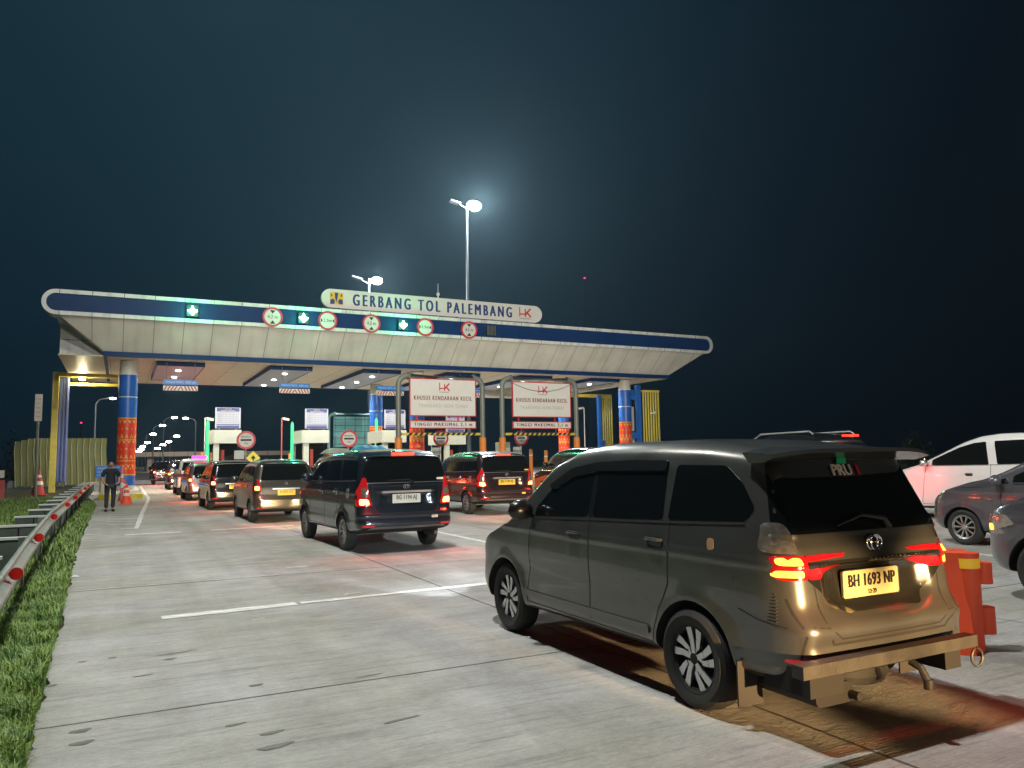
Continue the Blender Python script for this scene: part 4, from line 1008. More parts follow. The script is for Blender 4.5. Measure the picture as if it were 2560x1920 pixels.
VAN = dict(L=4.6, W=1.74, top=[(0, 1.74), (.25, 1.82), (.8, 1.875), (1.4, 1.875), (1.85, 1.83), (2.2, 1.73), (2.8, 1.46), (3.3, 1.24), (3.75, 1.13), (4.2, .98), (4.5, .80), (4.6, .68)],
    bot=[(0, .30), (.5, .24), (4.0, .22), (4.6, .24)],
    rear=[(.2, .10), (.3, .03), (.38, 0), (.62, .01), (.68, .05), (.9, .07), (1.15, .10), (1.7, .24), (1.85, .35)],
    front=[(.2, .14), (.35, .02), (.45, 0), (.7, .04), (.85, .14), (1.1, .3)],
    tum=[(.18, .92), (.33, .975), (.45, .985), (.7, 1.0), (1.0, .985), (1.15, .965), (1.65, .87), (1.9, .76)],
    crease=[(1.0, .02, .006), (.42, .05, .006), (.7, .12, -.006)], axles=(.85, 3.65), axle_z=.31, arch=.35, tyre_r=.31, rim='ten', paint=P_white,
    mirror=(3.02, 1.24), mirror_m=M_chrome, handles=[(1.0, 1.02), (2.05, 1.03)], handle_m=M_chrome, res=(72, 30, 36), pres=.06,
    panels=[
     ('window', 'LR', [(3.28, 1.205), (3.08, 1.26), (2.98, 1.205)], .003, M_glass),
     ('window', 'LR', [(2.93, 1.21), (2.90, 1.34), (2.3, 1.60), (1.95, 1.70), (1.70, 1.72), (1.62, 1.23)], .003, M_glass),
     ('window', 'LR', [(1.52, 1.73), (.95, 1.745), (.80, 1.735), (.80, 1.25), (1.44, 1.235)], .003, M_glass),
     ('window', 'LR', [(.72, 1.73), (.36, 1.70), (.26, 1.28), (.72, 1.255)], .003, M_glass),
     ('rear_window', 'B', [(-.72, 1.18), (.72, 1.18), (.64, 1.68), (-.64, 1.68)], .004, M_glass),
     ('windscreen', 'F', [(-.72, 1.16), (.72, 1.16), (.58, 1.76), (-.58, 1.76)], .003, M_glass),
     ('tail_lamp', 'BB', [(-.85, .86), (-.68, .86), (-.70, 1.16), (-.82, 1.16)], .012, M_lred),
     ('head_lamp', 'FF', [(-.80, .72), (-.46, .70), (-.48, .80), (-.82, .92)], .008, M_lclear),
    ],
    seams=[('LR', [(3.18, .36), (3.12, .8), (3.06, 1.19)], .01), ('LR', [(1.58, .33), (1.58, 1.24)], .01), ('LR', [(.76, 1.25), (.80, .85), (1.14, .58), (1.2, .33)], .01), ('LR', [(3.18, .34), (1.2, .34)], .008)],
    chrome=[('LR', [(.3, 1.262), (1.6, 1.222), (3.2, 1.195)], .012)], chrome_m=mat('belt_trim2', (.3, .32, .32), .3, .8))
GRY = dict(GEN); GRY.update(L=4.35, top=[(0, 1.35), (.25, 1.45), (.7, 1.52), (1.3, 1.55), (1.9, 1.535), (2.25, 1.48), (2.63, 1.37), (3.1, 1.15), (3.4, 1.055), (3.7, 1.0), (4.1, .89), (4.28, .78), (4.35, .68)],
    bot=[(0, .30), (.5, .25), (3.7, .20), (4.35, .22)], axles=(.85, 3.63), paint=P_grey, rim='ten', mirror=(2.98, 1.02), mirror_m=P_grey, handles=[(1.2, .93), (2.15, .91)], res=(84, 32, 38),
    panels=[
     ('window', 'LR', [(3.12, 1.01), (2.9, 1.10), (2.84, 1.01)], .003, M_glass),
     ('window', 'LR', [(2.80, 1.0), (2.78, 1.13), (2.45, 1.29), (2.2, 1.37), (2.0, 1.39), (2.0, 1.02)], .003, M_glass),
     ('window', 'LR', [(1.93, 1.395), (1.2, 1.40), (1.10, 1.06), (1.93, 1.02)], .003, M_glass),
     ('window', 'LR', [(1.08, 1.39), (.8, 1.36), (.5, 1.12), (1.02, 1.07)], .003, M_glass),
     ('rear_window', 'B', [(-.62, 1.02), (.62, 1.02), (.53, 1.36), (-.53, 1.36)], .004, M_glass),
     ('windscreen', 'F', [(-.66, 1.08), (.66, 1.08), (.55, 1.42), (-.55, 1.42)], .003, M_glass),
     ('head_lamp', 'FF', [(-.79, .66), (-.48, .64), (-.50, .76), (-.78, .87)], .008, M_lclear),
     ('head_lamp', 'LR', [(3.95, .74), (4.16, .70), (4.14, .80), (3.98, .86)], .006, M_lclear),
     ('indicator', 'LR', [(3.12, .74), (3.20, .74), (3.20, .775), (3.12, .775)], .01, M_lclear),
    ],
    seams=[('LR', [(3.05, .33), (2.98, .6), (2.98, 1.0)], .01), ('LR', [(1.965, .31), (1.965, 1.03)], .01), ('LR', [(1.06, 1.06), (1.08, .72), (1.18, .52), (1.24, .33)], .01), ('LR', [(3.28, .95), (3.6, .93), (4.1, .86)], .008)],
    plate=('BG 1527 RF', None, 0., .70, .44, .14, P_plateW, M_black))
SVB = dict(GRY); SVB.update(L=4.5, W=1.78, top=[(0, 1.60), (.25, 1.68), (.7, 1.72), (1.3, 1.74), (1.9, 1.73), (2.3, 1.66), (2.7, 1.50), (3.1, 1.28), (3.35, 1.18), (3.7, 1.13), (4.1, 1.04), (4.4, .93), (4.5, .80)],
    bot=[(0, .34), (.5, .30), (3.7, .26), (4.5, .28)], axles=(.90, 3.72), axle_z=.33, arch=.385, tyre_r=.33, W_=0, mirror=(2.95, 1.20), handles=[(1.2, 1.02), (2.15, 1.0)],
    tum=[(.2, .92), (.35, .975), (.5, .985), (.8, 1.0), (1.05, .98), (1.2, .955), (1.6, .86), (1.75, .76)], rear=INN['rear'], front=[(.25, .12), (.4, .02), (.5, 0), (.85, .03), (1.0, .10), (1.15, .3)],
    panels=[
     ('window', 'LR', [(3.12, 1.19), (2.55, 1.45), (2.2, 1.56), (2.0, 1.57), (2.0, 1.19)], .003, M_glass),
     ('window', 'LR', [(1.93, 1.57), (1.2, 1.57), (1.10, 1.22), (1.93, 1.19)], .003, M_glass),
     ('window', 'LR', [(1.08, 1.56), (.6, 1.52), (.4, 1.25), (1.02, 1.22)], .003, M_glass),
     ('windscreen', 'F', [(-.70, 1.20), (.70, 1.20), (.58, 1.60), (-.58, 1.60)], .003, M_glass),
     ('head_lamp', 'FF', [(-.87, .66), (-.52, .68), (-.50, .82), (-.70, .88), (-.86, .86)], .012, M_lclear),
     ('head_lamp', 'LR', [(4.0, .78), (4.34, .68), (4.38, .80), (4.1, .88)], .010, M_lclear),
     ('headlamp_core', 'LR', [(4.26, .70), (4.35, .70), (4.37, .76), (4.28, .77)], .016, G_amb),
     ('front_grille', 'F', [(-.45, .62), (.45, .62), (.48, .84), (-.48, .84)], .006, M_trim),
    ],
    seams=[('LR', [(3.12, .40), (3.05, .7), (3.05, 1.15)], .01), ('LR', [(1.965, .36), (1.965, 1.19)], .01)], chrome=[], plate=('BG 1860 LM', None, 0., .48, .44, .13, P_plateW, M_black, 'F'))
# ---- the near grey MPV
avz, bvh = make_car(AVZ, 'car', 'dark grey people carrier nearest the camera with cream plate and rusty tow bar', 'car', (3.90, 2.98, 0), 0, 'cars queueing for the toll gate')
c0, _ = cast(bvh, 'B', 0, 1.49, 0); sy = c0.y
g = MB()
row = []
for i in range(21):
    x = -.67+1.34*i/20; ed = abs(x)/.67; y0 = sy-.19+.08*ed**3; z0 = 1.535-.030*ed**4
    row.append([(x, y0, z0), (x, y0+.012, z0+.022), (x*.985, sy+.05, 1.566-.03*ed**4), (x*.985, sy+.14, 1.575-.035*ed**4), (x*.97, sy+.10, 1.50-.02*ed**3), (x*.985, sy-.02, 1.50-.02*ed**3)])
vs = [p for q in row for p in q]; fs = []
for i in range(20):
    for k in range(6): fs.append((i*6+k, i*6+(k+1) % 6, (i+1)*6+(k+1) % 6, (i+1)*6+k))
fs += [tuple(range(6)), tuple(range(120, 126))]
g.add(vs, fs); g.build('spoiler', P_avz, avz, True, 45)

g = MB(); c1_, _ = cast(bvh, 'B', .14, 1.10, .02)
g.tube([c1_, c1_+Vector((-.06, -.02, .05)), c1_+Vector((-.22, .0, .075)), c1_+Vector((-.42, .01, .02))], [.022, .016, .010, .006], 8)
g.mi = 0; g.build('wiper', M_black, avz, True)
c2_, _ = cast(bvh, 'B', 0, 1.015, .008)
g = MB()
for (a, b, tt) in ((.062, .045, 0), (.028, .042, 0), (.045, .016, .018)):
    g.tube([c2_+Vector((a*cos(2*pi*k/24), .0, tt+b*sin(2*pi*k/24))) for k in range(25)], .0065, 6, False)
g.build('badge', M_chrome, avz, True)
q = surf_text(bvh, 'PRU', .10, -.055, 1.425, mat('sticker_silver', (.55, .52, .48), .4), avz, .014, .95, 'sticker_lettering', .02)
q = surf_text(bvh, '1', .10, .085, 1.425, M_signred, avz, .012, .95, 'sticker_lettering', .02)
c3_, _ = cast(bvh, 'B', -.03, 1.485, .02); g = MB(); g.prism([(-.042, -.02), (.042, -.02), (.035, .015), (.012, .022), (0, .045), (-.012, .022), (-.035, .015)], -.002, .002, 'Y', c3_); g.build('sticker', mat('sticker_green', (.0, .30, .13), .4), avz)
for s_, a_, b_ in (('1.3 G', -.50, 1.045), ('VENTURI', .44, 1.045)):
    pass
g = MB()
g.box(-.86, .53, -.13, -.055, .412, .476); g.build('tow_bar', P_dirty, avz)
g = MB(); g.tube([(-.02, -.10, .39), (-.02, -.16, .37), (-.02, -.20, .30)], .02, 8); g.cyl((-.02, -.20, .27), .026, .05, 12); g.build('tow_hook', P_dirty, avz, True)
g = MB()
g.tube([(.56+.05*cos(t*pi/8), -.10, .34+.05*sin(t*pi/8)) for t in range(17)], .008, 6, False); g.build('tow_ring', P_dirty, avz, True)
g = MB(); g.box(.36, .50, -.04, .3, .28, .405); g.build('bar_bracket', M_dark, avz)
g = MB(); g.box(-.70, -.45, -.02, .3, .27, .405); g.build('bar_bracket', M_dark, avz)
g = MB(); g.prism(stadium(-.62, -.34, .20, .31, 4, .04), .02, .45, 'Y'); g.tube([(-.36, .2, .24), (-.36, -.04, .24)], .022, 10); g.build('exhaust', mat('exhaust_dark', (.03, .028, .026), .5, .5), avz)
g = MB(); g.lathe((.0, .42, .255), [(.27, -.045), (.29, 0), (.27, .045), (.01, .05)], 28, 'Z'); g.build('spare_wheel', M_tyre, avz, True)
for sg in (-1, 1):
    g = MB(); g.box(sg*.68-.09, sg*.68+.09, .43, .44, .12, .38); g.build('mud_flap', mat('mud_flap_grey', (.035, .032, .03), .8), avz)
g = MB()
for k in range(9): g.box(-.772, -.758, .12, .19-.005*k, .64+.018*k, .644+.018*k)
g.build('bumper_vent', M_black, avz)
# ---- innova family
inn, bv = make_car(INN, 'car', 'dark blue people carrier with white plate braking on the left lane', 'car', (4.32, 12.35, 0), radians(2.0), 'cars queueing for the toll gate')
def high_stop(root, bv, z, wd, strength=1, name='high_brake_light', dy=-.10):
    c, _ = cast(bv, 'B', 0, z, 0); g = MB(); g.prism(stadium(-wd/2, wd/2, c.z-.018, c.z+.018, 4, .012), c.y+dy-.01, c.y+dy+.02, 'Y')
    return g.build(name, G_red, root), c
def roof_lip(root, bv, z, wd, m, ln=.14, name='spoiler'):
    c, _ = cast(bv, 'B', 0, z, 0); row = []
    for i in range(15):
        x = -wd/2+wd*i/14; ed = abs(2*x/wd); yy = .06*ed**3
        row.append([(x, c.y-ln+yy, c.z+.0-.02*ed**4), (x, c.y+.16, c.z+.045-.03*ed**4), (x, c.y+.10, c.z-.02-.02*ed**4), (x, c.y-.01, c.z-.03-.02*ed**4)])
    vs = [p for q in row for p in q]; fs = []
    for i in range(14):
        for k in range(4): fs.append((i*4+k, i*4+(k+1) % 4, (i+1)*4+(k+1) % 4, (i+1)*4+k))
    fs += [(0, 1, 2, 3), (56, 57, 58, 59)]
    g = MB(); g.add(vs, fs); return g.build(name, m, root, True, 45)
roof_lip(inn, bv, 1.60, 1.30, P_inn, .08); high_stop(inn, bv, 1.635, .40, dy=-.09)
g = MB(); c1_, _ = cast(bv, 'B', .12, 1.15, .02); g.tube([c1_, c1_+Vector((-.08, -.01, .05)), c1_+Vector((-.45, 0, .045))], [.02, .014, .006], 8); g.build('wiper', M_black, inn, True)
def badge(root, bv, z, s_=1.):
    c2_, _ = cast(bv, 'B', 0, z, .008); g = MB()
    for (a, b, tt) in ((.055*s_, .035*s_, 0), (.022*s_, .033*s_, 0), (.038*s_, .014*s_, .014*s_)):
        g.tube([c2_+Vector((a*cos(2*pi*k/20), .0, tt+b*sin(2*pi*k/20))) for k in range(21)], .006, 6, False)
    return g.build('badge', M_chrome, root, True)
badge(inn, bv, 1.09)
for hy, hz in ((1.32, 1.0), (2.25, .98)):
    c, _ = cast(bv, 'L', hy, hz, .004); g = MB()
    g.tube([(c.x-.004, hy+.075*cos(2*pi*k/20), hz+.055*sin(2*pi*k/20)) for k in range(21)], .008, 6, False)
    g.build('handle_bowl', M_chrome, inn, True)
g = MB(); g.tube([(.50, .5, .27), (.50, .02, .30)], .03, 10); g.box(-.65, .65, .95, 1.02, .25, .31); g.build('exhaust', mat('exhaust_grey', (.12, .11, .10), .5, .6), inn, True)
def recolor(root, pairs):
    for o in [root]+list(root.children_recursive):
        if o.type != 'MESH': continue
        for i, sl in enumerate(o.material_slots):
            for a, b in pairs:
                if sl.material == a: sl.link = 'OBJECT'; sl.material = b
inn2 = copy_tree(inn); inn2.location = (9.42, 18.8, 0); inn2.rotation_euler = (0, 0, 0)
inn2['label'] = 'dark maroon people carrier with yellow plate left of the black and orange taxi'
recolor(inn2, [(P_inn, P_maroon), (P_plateW, P_plateY)])
taxi = copy_tree(inn); taxi.location = (13.9, 20.0, 0); taxi.scale = (1.0, 1.0, 1.06); taxi.rotation_euler = (0, 0, 0)
taxi['label'] = 'black taxi with an orange lower door panel, seen behind the near grey car roof'
recolor(taxi, [(P_inn, P_black)])
P_tor = mat('taxi_orange', (.72, .10, .02), .35)
panel(bv, 'L', [(.2, .40), (3.2, .40), (4.2, .42), (4.2, .72), (3.2, .88), (.2, .88)], .003, P_tor, taxi, 'orange_panel', .12, .02, .006)
text('TAXI', .24, (-.87, 3.0, .66), P_black, taxi, 'lettering', 1, (pi/2, 0, -pi/2), .003)
# ---- generic cars of the left lane
liv, bl = make_car(GEN, 'car', 'bronze people carrier ahead of the dark blue one, with yellow plate', 'car', (3.80, 20.1, 0), radians(.5), 'cars queueing for the toll gate')
roof_lip(liv, bl, 1.49, 1.15, P_gold, .10); badge(liv, bl, .98, .8)
def clone(src, loc, label, pairs, rz=0., sc=(1, 1, 1)):
    c = copy_tree(src); c.location = loc; c.rotation_euler = (0, 0, rz); c.scale = sc; c['label'] = label; recolor(c, pairs); return c
clone(liv, (3.42, 26.5, 0), 'black hatchback with a pale lower tailgate third in the left lane', [(P_gold, P_black)], radians(1))
clone(liv, (3.30, 33.9, 0), 'grey hatchback just ahead of the silver and black one in the left lane', [(P_gold, P_grey)], radians(1), (1, 1, .97))
mini = clone(liv, (3.32, 40.6, 0), 'white minivan lit red by its brake lamps under the canopy edge', [(P_gold, P_white)], 0, (1, 1, 1.1))
clone(liv, (3.35, 49.6, 0), 'maroon car with glowing brake lamps beside the first toll booth', [(P_gold, P_maroon)], 0, (1, 1, 1.05))
rbx = clone(liv, (8.3, 31.2, 0), 'dark car carrying a grey roof box between the bronze car and the blue one', [(P_gold, P_black)], 0, (1.0, 1, 1.12))
tarpc = clone(liv, (7.75, 24.6, 0), 'black car under a blue tarpaulin load ahead of the maroon one', [(P_gold, P_black)], 0, (1, 1, 1.1))
clone(liv, (13.7, 27.5, 0), 'silver car ahead of the taxi near the second height gantry', [(P_gold, P_silver)], 0)
# ---- right hand cars
van, bv2 = make_car(VAN, 'car', 'white van-like car lit red at its front wing, at the right edge', 'car', (17.37, 8.5, 0), 0, 'cars queueing for the toll gate')
suv2 = clone(van, (13.5, 11.0, 0), 'tall black four wheel drive with roof rails beyond the near grey car', [(P_white, P_black)], 0, (1, .98, 1.035))
for sg in (-1, 1):
    g = MB(); g.tube([(sg*.62, .5, 1.86), (sg*.62, .6, 1.92), (sg*.62, 2.0, 1.90), (sg*.62, 2.25, 1.78)], .02, 8)
    g.build('roof_rail', M_steel, suv2, True)
g = MB(); g.prism(stadium(-.16, .16, 1.80, 1.84, 3, .012), -.0, .16, 'Y'); g.build('high_brake_light', glow('brake_lamp_dim', (1, .03, .01), 3.), suv2)
gry, bg2 = make_car(GRY, 'car', 'dark purple grey car whose alloy front wheel shows above the orange barrier', 'car', (13.10, 4.40, 0), 0, 'cars queueing for the toll gate')
svb, bs2 = make_car(SVB, 'car', 'dark grey car with lit headlamp behind the orange barrier, cut by the right frame edge', 'car', (9.0, .74, 0), 0, 'cars queueing for the toll gate')
# ------------------------------------------------------------------ islands, booths, signs
M_kerb = mat('kerb_yellow', (.72, .58, .03), .5, noise=.15, nscale=5)
IX = (.1, 5.65, 11.0, 16.3, 21.6, 27.0, 32.0)
for k, x in enumerate(IX):
    g = MB(); nose = 38.2 if k == 0 else 40.2
    g.prism([(x-.85, nose+.3), (x-.6, nose), (x+.6, nose), (x+.85, nose+.3), (x+.85, 62), (x-.85, 62)], -.02, .20, 'Z'); g.mi = 1
    g.prism([(x-.87, nose+.28), (x-.62, nose-.02), (x-.35, nose-.02), (x-.35, nose+.1), (x-.87, nose+2.2)], .0, .22, 'Z'); g.prism([(x+.87, nose+.28), (x+.62, nose-.02), (x+.40, nose-.02), (x+.40, nose+.1), (x+.87, nose+2.2)], .0, .22, 'Z')
    o = g.build('kerb_island', [M_concw, M_kerb]); tag(o, ['raised kerb island with yellow nose at the leftmost column', 'kerb island of the booth by the first stop sign', 'kerb island of the booth left of the teal panel', 'kerb island under the middle column row', 'kerb island between the two pipe gantries', 'kerb island right of the second pipe gantry', 'kerb island at the rightmost column'][k], 'kerb island', 'kerb islands of the toll lanes')
M_booth = mat('booth_white', (.44, .48, .43), .4, noise=.06)
M_tar = mat('tariff_panel', (.36, .39, .48), .4)
M_tarh = mat('tariff_header', (.05, .06, .22), .4)
def booth(x, num, lab, first=None, y=49.0, z=0.):
    o = thing('toll_booth', lab, 'toll booth', (x, y, z), 0, 'toll booths')
    g = MB(); g.prism([(-.86, 0), (-.70, -.12), (.82, -.12), (.82, 3.2), (-.86, 3.2)], 2.69, 3.49, 'Z'); rf = g.build('roof', M_booth, o)
    t = text(num, .5, (.18, -.123, 2.93), mat('number_grey', (.40, .42, .40), .5), rf); fit(t, .40, .26)
    g = MB(); g.box(-.72, -.42, 0, .4, .2, 2.69); g.box(-.72, .75, 1.0, 3.0, .2, 1.2); g.box(-.72, -.62, 2.8, 3.0, 1.2, 2.69); g.box(.65, .75, 2.8, 3.0, 1.2, 2.69); g.build('wall', M_booth, o)
    g = MB(); g.box(-.70, .73, 1.02, 2.8, 1.2, 2.68); g.build('window', M_glass, o)
    g = MB(); g.cyl((-.22, .2, .2), .12, 2.1, 12); g.build('pipe', mat('dark_red_pipe', (.22, .02, .015), .5), o)
    b = thing('tariff_board', 'blue and white tariff table on '+{'08': 'the leftmost toll booth', '06': 'the booth left of the teal gantry panel', '04': 'the booth behind the first pipe gantry post', '02': 'the booth between the two pipe gantries'}[num], 'sign', (x+.05, y, 3.5+z), 0, 'tariff boards on the booths')
    g = MB(); g.prism(stadium(-.72, .72, .08, 1.34, 2, .03), -.05, .06, 'Y'); g.box(-.5, -.44, 0, .05, -.02, .1); g.box(.44, .5, 0, .05, -.02, .1); g.build('panel', M_tar, b)
    g = MB(); g.box(-.64, .64, -.062, -.051, 1.10, 1.31); g.box(-.64, .64, -.062, -.051, .28, .33); g.box(-.64, .64, -.062, -.051, .10, .24); hd = g.build('header', M_tarh, b)
    t = text('TARIF TOL', .1, (0, -.065, 1.25), M_sign, hd); fit(t, .40, .06); t = text('GERBANG PALEMBANG', .1, (0, -.065, 1.15), M_sign, hd); fit(t, .85, .06)
    g = MB()
    for k in range(6): g.box(-.64, .64, -.056, -.051, .42+.12*k, .43+.12*k)
    for k in range(5): g.box(-.30+.2*k, -.29+.2*k, -.056, -.051, .36, 1.06)
    for k in range(6):
        g.box(-.60, -.36, -.056, -.051, .455+.12*k-.01, .49+.12*k-.01) if k < 5 else None
    g.build('table_lines', mat('table_grey', (.22, .24, .30), .5), b)
    return o
booth(5.70, '08', 'white toll booth numbered 08 left of the first round stop sign')
booth(11.0, '06', 'white toll booth numbered 06 beside the green lit boom')
booth(16.15, '04', 'white toll booth numbered 04 behind the left post of the first gantry')
booth(21.75, '02', 'white toll booth numbered 02 between the two gantries', y=52, z=-.1)
G_tube = glow('boom_green', (.03, .85, .28), 1.5)
def boom(x, y, zt, lab):
    o = thing('boom_gate', lab, 'boom gate', (x, y, .2), 0, 'raised lit booms')
    g = MB(); g.prism(stadium(-.13, .13, 0, 1.0, 3, .03), -.15, .15, 'Y'); g.build('cabinet', M_orange2, o)
    g = MB(); g.tube([(0, -.18, 1.0), (0, -.18, zt-.35), (0, -.18, zt-.2)], [.10, .10, .03], 12); g.build('arm', G_tube, o, True)
boom(4.8, 51, 4.18, 'raised boom glowing green beside the leftmost toll booth'); boom(9.9, 51, 4.1, 'raised boom glowing green beside the booth left of the teal panel'); boom(15.5, 51, 4.4, 'raised boom glowing green at the left of the middle striped column')
def cam_pole(x, y, h, lab, m=M_steel, flip=1):
    o = thing('camera_pole', lab, 'camera pole', (x, y, 0), 0, 'camera poles')
    g = MB(); g.tube([(0, 0, 0), (0, 0, h), (flip*.12, 0, h+.02)], .045, 8); g.build('pole', m, o, True)
    g = MB(); g.box(flip*.08, flip*.5, -.08, .08, h-.14, h+.02, Matrix.Rotation(radians(12*flip), 3, 'Y')); g.build('camera', M_white, o)
cam_pole(4.75, 52, 4.35, 'camera pole behind the green boom left of booth 08')
cam_pole(10.0, 55, 4.55, 'slim red camera pole between booths 08 and 06', mat('pole_red', (.35, .06, .04), .5))
cam_pole(32.9, 52, 5.45, 'camera pole left of the right striped column', M_steel, -1)
def stop_sign(x, y, z, lab):
    o = thing('stop_sign', lab, 'sign', (x, y, .2), 0, 'round stop signs at the lane islands')
    g = MB(); g.tube([(0, .05, 0), (0, .05, z-.2)], .04, 10); g.build('pole', M_steel, o)
    g = MB(); g.cyl((0, -.02, z-.2), .37, .04, 36, 'Y'); g.build('disc', M_sign, o)
    g = MB(); q = MB(); q.lathe((0, 0, z-.2), [(.36, -.05), (.46, -.05), (.46, .03), (.36, .03), (.36, -.05)], 36, 'Y'); q.build('ring', mat('ring_red', (.62, .03, .05), .4), o, True)
    g = MB(); g.box(-.26, .26, -.035, -.021, z-.245, z-.155); g.build('bar', M_black, o)
    fit(text('BERHENTI', .1, (0, -.024, z-.2+.16), M_black, o), .46, .075); fit(text('TOL', .1, (0, -.024, z-.2-.17), M_black, o), .2, .09)
    g = MB(); g.box(-.55, -.08, .0, .02, z-1.15, z-.72); g.build('plate', mat('plate_grey', (.5, .52, .5), .4), o)
stop_sign(5.64, 40.6, 2.65, 'round red and white stop sign right of toll booth 08'); stop_sign(10.98, 41, 2.71, 'round red and white stop sign in front of the teal gantry panel')
stop_sign(16.28, 41, 2.72, 'round stop sign seen under the first pipe gantry'); stop_sign(21.45, 41, 2.72, 'round stop sign seen under the second pipe gantry')
def diamond(x, y, z, lab, tilt=0):
    o = thing('warning_sign', lab, 'sign', (x, y, .2), 0, 'yellow diamond warning signs')
    g = MB(); g.tube([(0, .04, 0), (0, .04, z-.2)], .03, 8); g.build('pole', M_steel, o)
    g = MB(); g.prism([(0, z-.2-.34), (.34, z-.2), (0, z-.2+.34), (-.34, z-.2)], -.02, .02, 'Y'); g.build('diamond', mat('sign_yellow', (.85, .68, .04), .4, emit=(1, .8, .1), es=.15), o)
    g = MB(); g.prism([(-.04, z-.32), (.04, z-.32), (.04, z-.22), (.13, z-.22), (0, z-.06), (-.13, z-.22), (-.04, z-.22)], -.03, -.021, 'Y'); g.build('symbol', M_black, o)
diamond(5.85, 39.6, 1.74, 'yellow diamond warning sign below the stop sign of booth 08'); diamond(16.9, 39.6, 1.55, 'yellow diamond warning sign left of the second gantry, just over a car roof')
for k, (x, y, h, lab) in enumerate(((4.72, 53, 2.2, 'orange bollard beside the boom left of booth 08'), (10.2, 53, 2.1, 'orange bollard left of booth 06'), (16.2, 35, 1.66, 'orange bollard under the right end of the first gantry'), (22.1, 41, 2.05, 'taller orange bollard under the second gantry'), (22.0, 39, 1.95, 'orange bollard right of the taller one under the second gantry'), (27.0, 43, 2.15, 'orange bollard right of the second gantry'))):
    g = MB(); g.lathe((0, 0, 0), [(.0, 0), (.11, 0), (.11, h-.05), (.09, h), (0, h)], 16); g.mi = 1; g.cyl((0, 0, h*.8), .112, .08, 16); o = g.build('bollard', [M_orange2, M_white], None, True, 40); o.location = (x, y, 0); tag(o, lab, 'bollard', 'orange bollards')
